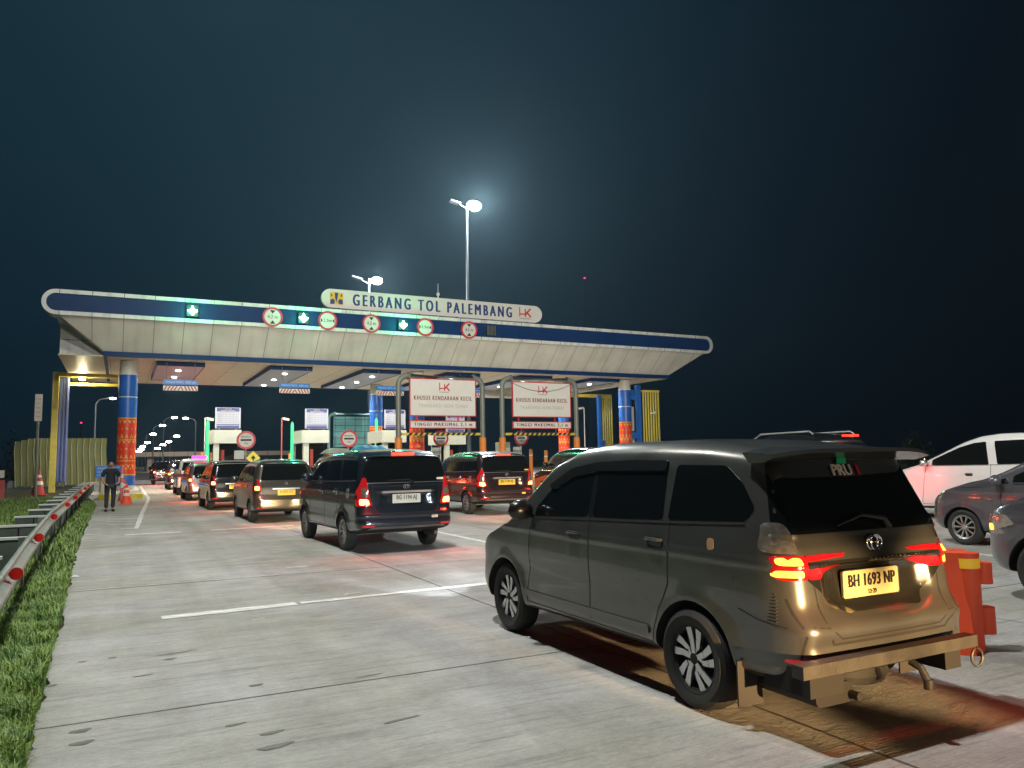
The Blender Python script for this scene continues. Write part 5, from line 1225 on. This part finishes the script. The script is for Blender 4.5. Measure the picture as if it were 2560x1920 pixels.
# ------------------------------------------------------------------ pipe gantries
M_str = mat('stripe_yellow', (.62, .42, .03), .5)
def gantry(x0, x1, y, zt, lab, panel_m=None, swag=False):
    cx = (x0+x1)/2; o = thing('height_gantry', lab, 'height gantry', (cx, y, 0), 0, 'pipe height gantries'); a = (x1-x0)/2; rr = .45
    pts = [(-a, 0, 0), (-a, 0, zt-rr)]+[(-a+rr-rr*cos(t), 0, zt-rr+rr*sin(t)) for t in [pi/2*k/6 for k in range(1, 7)]]+[(a-rr+rr*sin(t), 0, zt-rr+rr*cos(t)) for t in [pi/2*k/6 for k in range(0, 7)]]+[(a, 0, 0)]
    m = M_pipe if panel_m is None else mat('teal_pipe', (.20, .36, .36), .5)
    g = MB(); g.tube(pts, .125, 14); g.build('frame', m, o, True, 50)
    for q in (-1, 1):
        g = MB(); g.cyl((q*(a-rr-.04)-.05, 0, zt), .175, .1, 16, 'X'); g.build('flange', m, o)
        g = MB(); g.cyl((q*a, 0, 0), .165, 2.55, 16); g.build('sleeve', M_orange2 if panel_m is None else M_orange2, o)
        g = MB(); g.box(q*a-.3, q*a+.3, -.3, .3, -.02, .12); g.build('base', M_concw, o)
    if panel_m is not None:
        g = MB(); g.box(-a+.4, a-.2, -.03, .03, 2.7, zt-.2); p = g.build('board', panel_m, o)
        g = MB()
        for k in range(5): g.box(-a+.4, a-.2, -.05, -.031, 2.9+.52*k, 2.93+.52*k)
        for k in range(5): g.box(-a+.5+.85*k, -a+.53+.85*k, -.056, -.031, 2.7, zt-.2)
        g.build('board_frame', M_dark, p); return
    bx0, bx1 = 12.0-13.63, 15.3-13.63; zb, z1 = 3.60, 5.30
    g = MB(); g.box(bx0, bx1, -.20, -.14, zb, z1); b = g.build('board', M_sign, o)
    g = MB()
    for q in ((bx0-.04, bx0, zb-.04, z1+.04), (bx1, bx1+.04, zb-.04, z1+.04), (bx0, bx1, z1, z1+.04), (bx0, bx1, zb-.04, zb)): g.box(q[0], q[1], -.22, -.12, q[2], q[3])
    g.box(bx0+.3, bx0+.36, -.14, -.1, 3.3, 3.6); g.box(bx1-.9, bx1-.84, -.14, -.1, 3.3, 3.6); g.build('board_frame', M_signred, b)
    c = (bx0+bx1)/2
    fit(text('KHUSUS KENDARAAN KECIL', .2, (c, -.203, 4.42), mat('letter_red', (.17, .008, .01), .5), b, bold=.03, sp=1.35), 2.95, .20)
    fit(text('TRANSAKSI NON TUNAI', .2, (c, -.202, 4.05), mat('letter_faded', (.42, .38, .34), .6), b, sp=1.2), 2.5, .17)
    hk_logo(b, c+.05, 4.95, .42, -.202)
    g = MB(); g.box(bx0, bx1, -.20, -.14, 3.02, 3.31); s = g.build('limit_strip', M_sign, o)
    g = MB()
    for q in ((bx0-.04, bx0, 2.98, 3.35), (bx1, bx1+.04, 2.98, 3.35), (bx0, bx1, 3.31, 3.35), (bx0, bx1, 2.98, 3.02)): g.box(q[0], q[1], -.22, -.12, q[2], q[3])
    g.build('board_frame', M_signred, s)
    fit(text('TINGGI MAKSIMAL 2,1 m', .2, (c, -.203, 3.165), mat('letter_brown', (.10, .015, .01), .5), s, sp=1.4, bold=.035), 2.95, .18)
    g = MB(); g.box(-a+.15, a-.15, -.06, .06, 2.66, 2.78); br = g.build('height_bar', M_str, o)
    g = MB(); n = 13
    for k in range(n):
        x = -a+.45+k*(2*a-.8)/n; g.prism([(x, 2.658), (x+.15, 2.658), (x+.25, 2.782), (x+.10, 2.782)], -.066, -.061, 'Y')
    g.build('stripe', M_black, br)
    g = MB()
    for q in (-1.1, .9): g.tube([(q, 0, zt-.1), (q, -.1, z1)], .02, 6); g.tube([(q, -.05, 3.3), (q, 0, 2.78)], .012, 6)
    g.build('hanger', M_steel, o)
    if swag:
        g = MB(); g.tube([(bx0+(bx1-bx0)*k/16, -.23, 5.25-.38*(1-((k-8)/8)**2)) for k in range(17)], .012, 6); g.build('cable', M_black, o, True)
gantry(11.48, 15.78, 34.2, 5.45, 'first pipe gantry with KHUSUS KENDARAAN KECIL board, left one')
gantry(16.85, 21.15, 34.2, 5.52, 'second pipe gantry, its board crossed by a sagging cable', swag=True)
gantry(15.44, 19.8, 64, 5.43, 'far gantry with teal backed board behind the round stop sign', mat('teal_board', (.16, .40, .42), .6, emit=(.1, .5, .5), es=.06))
g = MB(); g.box(-.35, .35, -.3, .3, .2, 2.5); o = g.build('control_cabinet', M_booth); o.location = (20.7, 42, 0); tag(o, 'tall white cabinet behind the left post of the second gantry', 'cabinet')
g = MB(); g.box(-.35, .35, -.3, .3, .2, 2.0); g.box(-.38, .38, -.33, .33, 2.0, 2.05); o = g.build('control_cabinet', mat('cabinet_grey', (.35, .36, .33), .5)); o.location = (17.1, 46, 0); tag(o, 'grey cabinet right of the striped middle column', 'cabinet')
# ------------------------------------------------------------------ left verge things
o = thing('sign_post', 'white notice board on a leaning grey post in the left verge', 'sign', (-3.70, 45, 0))
g = MB(); g.tube([(.03, 0, -.03), (.0, 0, 5.1)], .07, 10); g.build('post', M_pipe, o)
g = MB(); g.box(-.14, .18, -.10, -.06, 3.75, 5.1); b = g.build('board', mat('notice_white', (.66, .56, .52), .5), o)
for k in range(5): fit(text(('PT HK', 'JALAN', 'TOL', 'HATI', 'HATI')[k], .1, (.02, -.104, 4.85-.22*k), M_signred, b), .2, .07)
def cone(x, y, h, lab, slim=False, m=M_orange):
    g = MB(); rb = .05 if slim else h*.24
    g.lathe((0, 0, 0), [(0, .03), (rb, .03), (rb*.72, h*.35), (rb*.60, h*.5), (rb*.42, h*.7), (.022, h), (0, h)] if not slim else [(0, .03), (.06, .03), (.055, h*.9), (.03, h), (0, h)], 20); g.box(-rb*1.25, rb*1.25, -rb*1.25, rb*1.25, 0, .03)
    g.mi = 1
    def rad(z): return lerp_tab([(.03, rb), (h*.35, rb*.72), (h*.5, rb*.60), (h*.7, rb*.42), (h, .022)], z) if not slim else .058
    for z0, z1 in ((.40, .54), (.68, .78)): g.lathe((0, 0, 0), [(rad(h*z0)+.004, h*z0), (rad(h*z1)+.004, h*z1)], 20)
    c = g.build('traffic_cone', [m, M_white], None, True, 40); c.location = (x, y, 0); tag(c, lab, 'traffic cone', 'traffic cones')
cone(.28, 33.6, .80, 'orange and white traffic cone just right of the walking man'); cone(.12, 35.6, 1.45, 'tall pink and white post cone between the man and the kerb', True, mat('pink_plastic', (.80, .16, .16), .5)); cone(.20, 36.9, .9, 'orange cone partly behind the nearer cone')
cone(-3.75, 47.5, 1.35, 'large red cone in the dark verge beside the yellow portal', False, mat('red_plastic', (.42, .03, .02), .5))
o = thing('island_board', 'small blue board with white lettering behind the walking man', 'sign', (-.42, 38.6, .2))
g = MB(); g.box(-.50, .0, -.03, .03, .75, 1.28); b = g.build('board', mat('board_blue', (.02, .12, .42), .4), o); g = MB(); g.box(.04, .5, -.0, .05, .78, 1.30); b2 = g.build('board', mat('board_blue2', (.02, .12, .42), .4), o)
for k, s in enumerate(('KHUSUS', 'GTO', 'LAJUR')): fit(text(s, .1, (-.25, -.034, 1.17-.15*k), M_sign, b), .34, .08)
fit(text('LAJUR', .1, (.27, -.004, 1.2), M_sign, b2), .34, .08)
g = MB(); g.tube([(-.3, .04, 0), (-.3, .04, .8)], .03, 8); g.tube([(.3, .04, 0), (.3, .04, .8)], .03, 8); g.build('post', M_steel, o)
o = thing('switch_box', 'weathered white box on the leftmost island nose', 'box', (-.72, 38.9, .2)); g = MB(); g.prism(stadium(-.24, .24, .12, .58, 3, .04), -.12, .12, 'Y'); g.build('case', mat('box_white', (.55, .52, .48), .6, noise=.3, nscale=12), o); g = MB(); g.box(-.03, .03, -.02, .02, 0, .14); g.build('foot', M_steel, o)
# barrier and street clutter of the other road on the left
o = thing('water_barrier', 'red and white plastic barrier at the left edge beyond the verge', 'barrier', (-5.6, 42.5, 0)); g = MB(); g.prism([(-.25, 0), (.25, 0), (.14, .5), (.1, .9), (-.1, .9), (-.14, .5)], -.9, .9, 'X'); g.build('block', mat('barrier_red', (.5, .05, .05), .5), o)
g = MB(); g.box(-.9, .9, -.14, -.11, 1.0, 1.35); g.build('board', mat('board_white', (.75, .68, .62), .4), o)
for k in range(7):
    g = MB(); g.box(-.25, .25, -.1, .1, 0, .38); g.box(-.2, .2, -.08, .08, .38, .5); o = g.build('kerb_block', M_white); o.location = (-9.5+.95*k, 63+.4*k, 0); tag(o, 'low white kerb block, one of the row along the far side road', 'kerb block', 'kerb blocks along the side road')
o = thing('sound_fence', 'curved fence of upright pale metal fins beyond the left verge', 'fence', (-4.5, 60, 0))
mfin = mat('fin_yellowgrey', (.15, .17, .07), .45, .3, noise=.12, nscale=2)
for k in range(9, 24):
    x = -9.3+.36*k; g = MB(); zt = 3.36 if x > -5.2 else 3.36-.25*(-5.2-x)
    pts = [(x+.16, 60+.02*k, .2), (x+.10, 60+.02*k, 1.5), (x+.02, 60+.02*k, 2.5), (x+.06, 60+.02*k, zt)]
    vs = []
    for (a, b, c) in pts: vs += [(a+4.5-.15, b-60, c), (a+4.5+.15, b-60+.10, c), (a+4.5+.15, b-60+.13, c), (a+4.5-.15, b-60+.03, c)]
    g.add(vs, [(i*4+j, i*4+(j+1) % 4, (i+1)*4+(j+1) % 4, (i+1)*4+j) for i in range(3) for j in range(4)]); g.build('fin', mfin, o, True)
    g = MB(); g.tube([(a+4.5-.16, b-60-.01, c) for a, b, c in pts], .022, 6); g.build('rib', mat('fin_edge', (.60, .60, .42), .4, .4), o)
lamp('SPOT', (-2.2, 54, 6.5), 700, (1, .95, .55), .3, aim=(-2.2, 60, 1.8), angle=1.15, blend=.9, name='fence_light')
# overpass far behind
o = thing('overpass', 'pale concrete overpass wall crossing behind the queue', 'overpass', (14, 170, 0)); g = MB(); g.box(-12, 40, 0, 8, 3.0, 3.9); g.mi = 1
for k in range(20): g.box(-12+2.6*k, -11.93+2.6*k, -.01, 0, 3.0, 3.9)
g.build('deck', [M_concw, M_dark], o)
for k in range(5): g = MB(); g.box(-9+10*k, -7.8+10*k, 2, 6, 0, 3.0); g.build('pier', M_concw, o)
lamp('SPOT', (12, 150, 9), 9000, (1, .8, .65), .5, aim=(12, 170, 3), angle=2.4, name='road_light')
# distant road lamps
M_pole = mat('lamp_pole_grey', (.35, .36, .36), .5, .4)
G_lamp = glow('street_lamp_white', (1, .95, .80), 55.)
def street_lamp(x, y, h, lab, arm=1.0, es=None):
    o = thing('street_lamp', lab, 'street lamp', (x, y, 0), 0, 'lit street lamps along the motorway')
    g = MB(); g.tube([(0, 0, 0), (0, 0, h-.5), (arm*.3, 0, h-.1), (arm*1.2, 0, h+.1)], [.11, .07, .05, .045], 8); g.build('pole', M_pole, o, True)
    g = MB(); k = max(1., y/70); g.add(*ellip((arm*1.4, 0, h+.02), (.32*k*.7, .3, .075*k))); g.build('lamp_head', G_lamp, o, True)
    return o
LB = 'lit street lamp in the double row receding along the motorway'
for (x, y, h) in ((5.5, 120.8, 8.1), (9.9, 122.5, 8.1), (5.0, 144, 8.0), (5.1, 189, 8.1), (6.1, 261, 8.0), (6.3, 321, 8.1), (10.6, 200, 8), (11.5, 250, 8), (12.2, 300, 8.2), (7.0, 380, 8.1), (7.3, 440, 8.1), (12.8, 360, 8)):
    street_lamp(x, y, h, LB, 1.0 if x < 9.5 or x > 10 else -1.0)
street_lamp(-2.1, 80, 7.6, 'lit street lamp left of the striped column, above the fence', 1.0)
def mast(x, y, h, lab, w_):
    o = thing('light_mast', lab, 'light mast', (x, y, 0), 0, 'high light masts')
    g = MB(); g.tube([(0, 0, 0), (0, 0, h-1.2), (0, 0, h)], [.20, .11, .10], 12); g.tube([(-.9, 0, h-.1), (0, 0, h-.5), (.9, 0, h-.1)], .05, 8); g.build('pole', mat('mast_grey', (.10, .11, .12), .6, .3), o, True)
    g = MB(); g.box(-1.7, -.7, -.3, .3, h-.12, h+.04, Matrix.Rotation(radians(12), 3, 'Y')); g.build('dark_head', mat('mast_grey', (.10, .11, .12), .6, .3), o)
    g = MB(); g.add(*ellip((.75, -.1, h-.15), (w_*.9, .4, w_*.6))); g.build('lamp_head', glow('mast_lamp_white', (1, .99, .88), 400), o, True)
    lamp('POINT', (1.0, -1.1, h-.15), 24000 if w_ > .6 else 9000, (.92, .98, 1), .4, parent=o, name='mast_light')
mast(28.6, 65, 25.6, 'tall light mast with a brilliant lamp standing behind the canopy', .75); mast(20.6, 70, 18.7, 'shorter lit light mast behind the letters GERBANG', .55)
# tower warning lights
for (x, y, z, lab) in ((192, 300, 85, 'red aircraft warning beacon on a distant mast in the sky'), (-6, 150, 8.7, 'small red beacon low in the left sky beside the portal')):
    o = thing('beacon_mast', lab, 'beacon', (x, y, 0)); g = MB(); g.add(*ellip((0, 0, z), (.5 if z > 20 else .16, .5, .35 if z > 20 else .14))); g.build('beacon', glow('beacon_red', (1, .03, .12), 3.), o); g = MB(); g.tube([(0, 0, 0), (0, 0, z)], .12, 6); g.build('mast', M_dark, o)
# distant queue of red lamps under the overpass
fc = None
for k, (x, y) in enumerate(((3.0, 62), (5.4, 78), (8.2, 84), (3.6, 84), (6.6, 100), (10.2, 104), (4.6, 112), (8.4, 122), (12.4, 126), (6.4, 136), (10.6, 144), (4.2, 64.5), (14.8, 150), (12.6, 108))):
    if k == 11: continue
    fc = clone(liv, (x, y, 0), 'car with glowing tail lamps in the distant queue on the motorway', [(P_gold, (P_maroon, P_black, P_grey)[k % 3])], 0, (1, 1, 1.05)); fc['group'] = 'distant cars on the motorway'
# ------------------------------------------------------------------ orange barrier beside the near car
o = thing('plastic_barrier', 'orange plastic water barrier with yellow patch beside the near grey car', 'barrier', (5.88, 3.9, 0), radians(42))
g = MB(); zt = .76
prof_ = [(-.22, 0), (.22, 0), (.20, .12), (.10, .30), (.085, zt-.02), (.06, zt), (-.06, zt), (-.085, zt-.02), (-.10, .30), (-.20, .12)]
g.prism([(a, b) for a, b in prof_], -.05, 1.15, 'Y'); g.build('block', M_orange, o, True, 30)
for z0, z1 in ((.12, .32), (.50, .66)):
    g = MB(); g.cyl((0.07, -.16, z0), .085, z1-z0, 20); g.build('hinge', M_orange, o, True, 30)
g = MB(); g.cyl((0, -.05, 0), .10, zt-.02, 24); g.build('end_post', M_orange, o, True)
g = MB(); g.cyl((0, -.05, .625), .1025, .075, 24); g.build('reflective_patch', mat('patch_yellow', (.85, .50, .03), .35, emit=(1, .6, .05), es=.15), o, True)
c = copy_tree(o); c.location = (5.2, 4.85, 0); c.rotation_euler = (0, 0, 0); c['label'] = 'second orange plastic barrier just beyond the nearer one, mostly hidden by the car'
o['group'] = c['group'] = 'orange plastic barriers'
# ------------------------------------------------------------------ loads on car roofs, police style light
g = MB(); pts = []
for i in range(13):
    for j in range(7):
        a, b = i/12*2-1, j/6*2-1; pts.append((a*.62*(1-.15*(b*b)), b*.75, .24*(1-abs(a)**3)*(1-abs(b)**3)+.015))
g.add(pts, [(i*7+j, (i+1)*7+j, (i+1)*7+j+1, i*7+j+1) for i in range(12) for j in range(6)]); g.add([(-.62, -.75, 0), (.62, -.75, 0), (.62, .75, 0), (-.62, .75, 0)], [(0, 1, 2, 3)])
o = g.build('roof_box', mat('roofbox_grey', (.42, .38, .34), .4), None, True); tag(o, 'pale grey roof box on the car in the second lane', 'roof box'); o.location = (8.3, 33.0, 1.84)
g = MB(); pts = []
for i in range(15):
    for j in range(11):
        a, b = i/14*2-1, j/10*2-1; pts.append((a*.66, b*.85, .32*(1-abs(a)**6)*(1-abs(b)**4)+.03*sin(i*1.7)*cos(j*1.3)))
g.add(pts, [(i*11+j, (i+1)*11+j, (i+1)*11+j+1, i*11+j+1) for i in range(14) for j in range(10)])
o = g.build('tarpaulin', mat('tarp_blue', (.02, .22, .42), .45, noise=.25, nscale=5, bump=.4), None, True); tag(o, 'bright blue tarpaulin over a load on a car roof', 'tarpaulin'); o.location = (7.75, 26.2, 1.72)
g = MB(); g.prism(stadium(-.35, .35, 0, .14, 4, .06), -.1, .1, 'Y'); o = g.build('roof_beacon', glow('beacon_magenta', (1, .02, .25), 7), None, True); tag(o, 'magenta roof beacon on the white minivan', 'beacon'); o.location = (3.6, 42.0, 1.76)
# bushes
def bush(x, y, s, h, lab, n=900, c=(.05, .09, .02)):
    g = MB(); 
    for k in range(n):
        a = random.uniform(0, 2*pi); q = random.uniform(0, 1)**.5; e_ = random.uniform(0, 1)
        rr = s*q*(.6+.4*sin(3*a+x))*(1-.5*e_); p = Vector((rr*cos(a), rr*sin(a)*.7, h*e_*(1-.35*q)+.05)); t = random.uniform(0, 2*pi); l_ = .10*max(s, .5)
        d = Vector((cos(t), sin(t), random.uniform(-.3, .9)))*l_; w_ = Vector((-sin(t), cos(t), 0))*l_*.28
        g.add([p, p+d*.5+w_, p+d, p+d*.5-w_], [(0, 1, 2, 3)])
    o = thing('bush', lab, 'bush', (x, y, 0)); g.build('foliage', mat('leaf_%d' % int(c[0]*1000), c, .6, noise=.4, nscale=3), o)
    g = MB(); g.tube([(0, 0, 0), (.02, 0, h*.5)], [.04*s, .02*s], 6); g.tube([(0, 0, h*.2), (s*.3, 0, h*.6)], .015*s, 5); g.build('stem', M_dark, o)
bush(5.55, 44, .75, 1.75, 'olive bush on the island in front of toll booth 08', 900, (.13, .15, .03))
bush(42, 30, 2.2, 2.8, 'dark bushy shrub beyond the near grey car spoiler', 1800, (.03, .045, .018))
for k, (x, y, s, h) in enumerate(((-14, 56, 3, 4.0), (-20, 62, 4, 5.5), (-11, 70, 3, 4.6), (-27, 70, 5, 6.5), (-9.5, 92, 4, 5.5))):
    bush(x, y, s, h, ('dark', 'tall dark', 'small dark', 'broad dark', 'distant dark')[k]+' shrub in the unlit left verge behind the fence', 700, (.02, .035, .012))
bush(16.0, 43.2, .5, 1.6, 'green planter bush left of the grey cabinet', 400, (.09, .12, .03))
# ------------------------------------------------------------------ the walking man
def skin_mesh(name, verts, edges, radii, m, parent, lvl=2):
    me = bpy.data.meshes.new(name); me.from_pydata(verts, edges, []); o = bpy.data.objects.new(name, me); col.objects.link(o)
    sk = o.modifiers.new('sk', 'SKIN'); sk.use_smooth_shade = True
    for i, rr in enumerate(radii):
        v = me.skin_vertices[0].data[i]; v.radius = (rr, rr) if not isinstance(rr, tuple) else rr
        v.use_root = (i == 0)
    ss = o.modifiers.new('ss', 'SUBSURF'); ss.levels = lvl; ss.render_levels = lvl
    dg = bpy.context.evaluated_depsgraph_get(); me2 = bpy.data.meshes.new_from_object(o.evaluated_get(dg)); bpy.data.objects.remove(o)
    me2.materials.clear(); me2.materials.append(m)
    for p in me2.polygons: p.use_smooth = True
    o = bpy.data.objects.new(name, me2); col.objects.link(o); o.parent = parent; return o
M_skin = mat('skin', (.42, .22, .13), .55); M_shirt = mat('black_shirt', (.012, .013, .018), .8, noise=.3, nscale=8); M_jean = mat('dark_trousers', (.035, .035, .045), .85, noise=.3, nscale=12)
man = thing('person', 'man in black T-shirt and dark trousers walking on the hatched strip by the kerb', 'person', (-.24, 28.7, 0), radians(4))
V = [(0, 0, .90), (0, .01, 1.08), (0, .01, 1.25), (0, .0, 1.36), (0, -.01, 1.43), (0, -.025, 1.50),
     (-.17, .0, 1.33), (-.25, .0, 1.12), (-.20, -.10, .93), (-.15, -.15, .90), (.17, 0, 1.33), (.26, .01, 1.12), (.24, -.12, .94), (.20, -.19, .92),
     (-.09, 0, .84), (-.10, -.03, .48), (-.105, .0, .10), (-.115, -.12, .04), (.09, 0, .84), (.10, .02, .48), (.095, .09, .11), (.105, -.02, .04)]
E_ = [(0, 1), (1, 2), (2, 3), (3, 4), (4, 5), (3, 6), (6, 7), (7, 8), (8, 9), (3, 10), (10, 11), (11, 12), (12, 13), (0, 14), (14, 15), (15, 16), (16, 17), (0, 18), (18, 19), (19, 20), (20, 21)]
R_ = [(.15, .10), (.14, .095), (.155, .10), (.12, .08), .05, .055, .055, .042, .030, .028, .055, .042, .030, .028, .085, .060, .042, .035, .085, .060, .042, .035]
body = skin_mesh('body', V, E_, R_, M_skin, man)
g = MB(); g.add(*ellip((0, -.03, 1.53), (.072, .088, .108))); g.add(*ellip((0, -.118, 1.52), (.013, .018, .022), 8, 6)); g.add(*ellip((-.072, -.02, 1.525), (.012, .02, .03), 8, 6)); g.add(*ellip((.072, -.02, 1.525), (.012, .02, .03), 8, 6)); g.build('head', M_skin, man, True, 80)
for q in (-.03, .03): g = MB(); g.add(*ellip((q, -.108, 1.548), (.012, .006, .006), 8, 6)); g.build('eye', M_black, man, True)
g = MB(); g.box(-.022, .022, -.118, -.112, 1.474, 1.480); g.build('mouth', mat('lip', (.25, .08, .06), .5), man)
g = MB(); g.add(*ellip((0, -.005, 1.575), (.083, .092, .082))); g.build('hair', M_black, man, True)
g2_ = lambda i: V[i]
skin_mesh('shirt', [V[0], V[1], V[2], V[3], V[6], V[7], V[10], V[11], (0, 0, .86), (0, -.005, 1.415)], [(0, 1), (1, 2), (2, 3), (3, 4), (4, 5), (3, 6), (6, 7), (0, 8), (3, 9)], [(.168, .118), (.158, .112), (.175, .118), (.135, .095), .085, .066, .085, .066, (.17, .12), .078], M_shirt, man)
skin_mesh('trousers', [(0, 0, .90), V[14], V[15], V[16], V[18], V[19], V[20]], [(0, 1), (1, 2), (2, 3), (0, 4), (4, 5), (5, 6)], [(.155, .11), .098, .074, .062, .098, .074, .062], M_jean, man)
for (a, b, c_) in ((V[9][0], V[9][1], V[9][2]), (V[13][0], V[13][1], V[13][2])):
    sg = 1 if a < 0 else -1; vs = [(a, b, c_), (a+sg*.03, b-.035, c_-.005)]; es = [(0, 1)]; rr = [.024, .024]
    for k in range(4):
        i0 = len(vs); x = a+sg*.03+(k-1.5)*.014; vs += [(x, b-.06, c_-.008), (x+sg*.006, b-.088+.006*abs(k-1.5), c_-.022), (x+sg*.012, b-.10+.008*abs(k-1.5), c_-.04)]; es += [(1, i0), (i0, i0+1), (i0+1, i0+2)]; rr += [.009, .008, .0065]
    i0 = len(vs); vs += [(a-sg*.005, b-.05, c_+.012), (a+sg*.008, b-.072, c_+.012)]; es += [(0, i0), (i0, i0+1)]; rr += [.009, .007]
    skin_mesh('hand', vs, es, rr, M_skin, man, 1)
for i in (17, 21):
    g = MB(); g.add(*ellip((V[i][0], V[i][1]+.0, .045), (.05, .13, .045))); g.build('shoe', M_black if i == 17 else M_black, man, True)
# ------------------------------------------------------------------ lamps of the cars, and two lights added at the white van
def headlights(x, y, rz=0., power=110, col_=(1, .72, .38), z=.68, dx=.58, tgt=6.0):
    for s in (-1, 1):
        lamp('SPOT', (x+s*dx, y, z), power, col_, .06, aim=(x+s*dx*.9, y+4, z-1.04), angle=.68, blend=.35, name='headlight_beam')
for s_ in (-1, 1): lamp('SPOT', (3.95+s_*.55, -1.1, .70), 3600, (1, .62, .27), .03, aim=(3.95+s_*.5, 3.0, .52), angle=.30, blend=.7, name='headlight_beam')
for s_ in (-1, 1): lamp('SPOT', (3.95+s_*.55, -1.1, .70), 45, (1, .62, .27), .06, aim=(3.95+s_*.5, 3.0, .3), angle=1.3, blend=.8, name='headlight_beam')
headlights(3.93, 7.2, power=260, col_=(.8, .92, 1), tgt=6)
headlights(4.2, 17.0, power=420); headlights(3.7, 24.4, power=300); headlights(3.4, 31.3, power=300); headlights(3.3, 38.4, power=300); headlights(9.3, 14.8, power=500); headlights(13.8, 16.0, power=300); headlights(3.3, 46.6, power=300); headlights(7.75, 29.0, power=300)
headlights(16.6, 3.5, power=120, z=.7, tgt=7)
def tail(x, y, z=.85, dx=.68, power=7):
    for s in (-1, 1): lamp('AREA', (x+s*dx, y-.02, z), power, (1, .05, .02), .12, aim=(x+s*dx, y-2, z-2.0), name='brake_lamp_light')
tail(4.36, 12.35, .84, .74, 8); tail(9.42, 18.8, .84, .74, 9); tail(3.80, 20.1, .88, .68, 8); tail(3.42, 26.5, .88, .68, 8); tail(3.3, 33.9, .88, .68, 30); tail(3.32, 40.6, .95, .68, 16); tail(3.35, 49.6, .9, .68, 25); tail(3.0, 62, .9, .68, 60); tail(5.4, 78, .9, .68, 60); tail(8.2, 84, .9, .68, 60); tail(13.9, 20, .9, .74, 8); tail(3.93, 2.98, .9, .70, 2.0)
lamp('POINT', (16.0, 11.6, 1.0), 15, (1, .03, .05), .05, name='brake_lamp_light')  # red hot spot added beside the van's wing; no brake lamp there
lamp('SPOT', (15.0, 5.2, .7), 160, (1, .80, .55), .08, aim=(16.6, 11, .8), angle=1.2, name='headlight_beam')  # added warm tint for the van's side; no headlamp stands here
# ------------------------------------------------------------------ thin haze volume, added to give the lamps halos
hm = bpy.data.materials.new('thin_haze'); hm.use_nodes = True; t_ = hm.node_tree; t_.nodes.clear()
pv = t_.nodes.new('ShaderNodeVolumePrincipled'); oo = t_.nodes.new('ShaderNodeOutputMaterial'); pv.inputs['Color'].default_value = (.55, .85, 1, 1); pv.inputs['Density'].default_value = .00042; pv.inputs['Anisotropy'].default_value = .55
t_.links.new(pv.outputs[0], oo.inputs['Volume'])
g = MB(); g.box(-460, 460, -160, 660, -1.1, 92); hz = g.build('haze', hm); hz['kind'] = 'stuff'
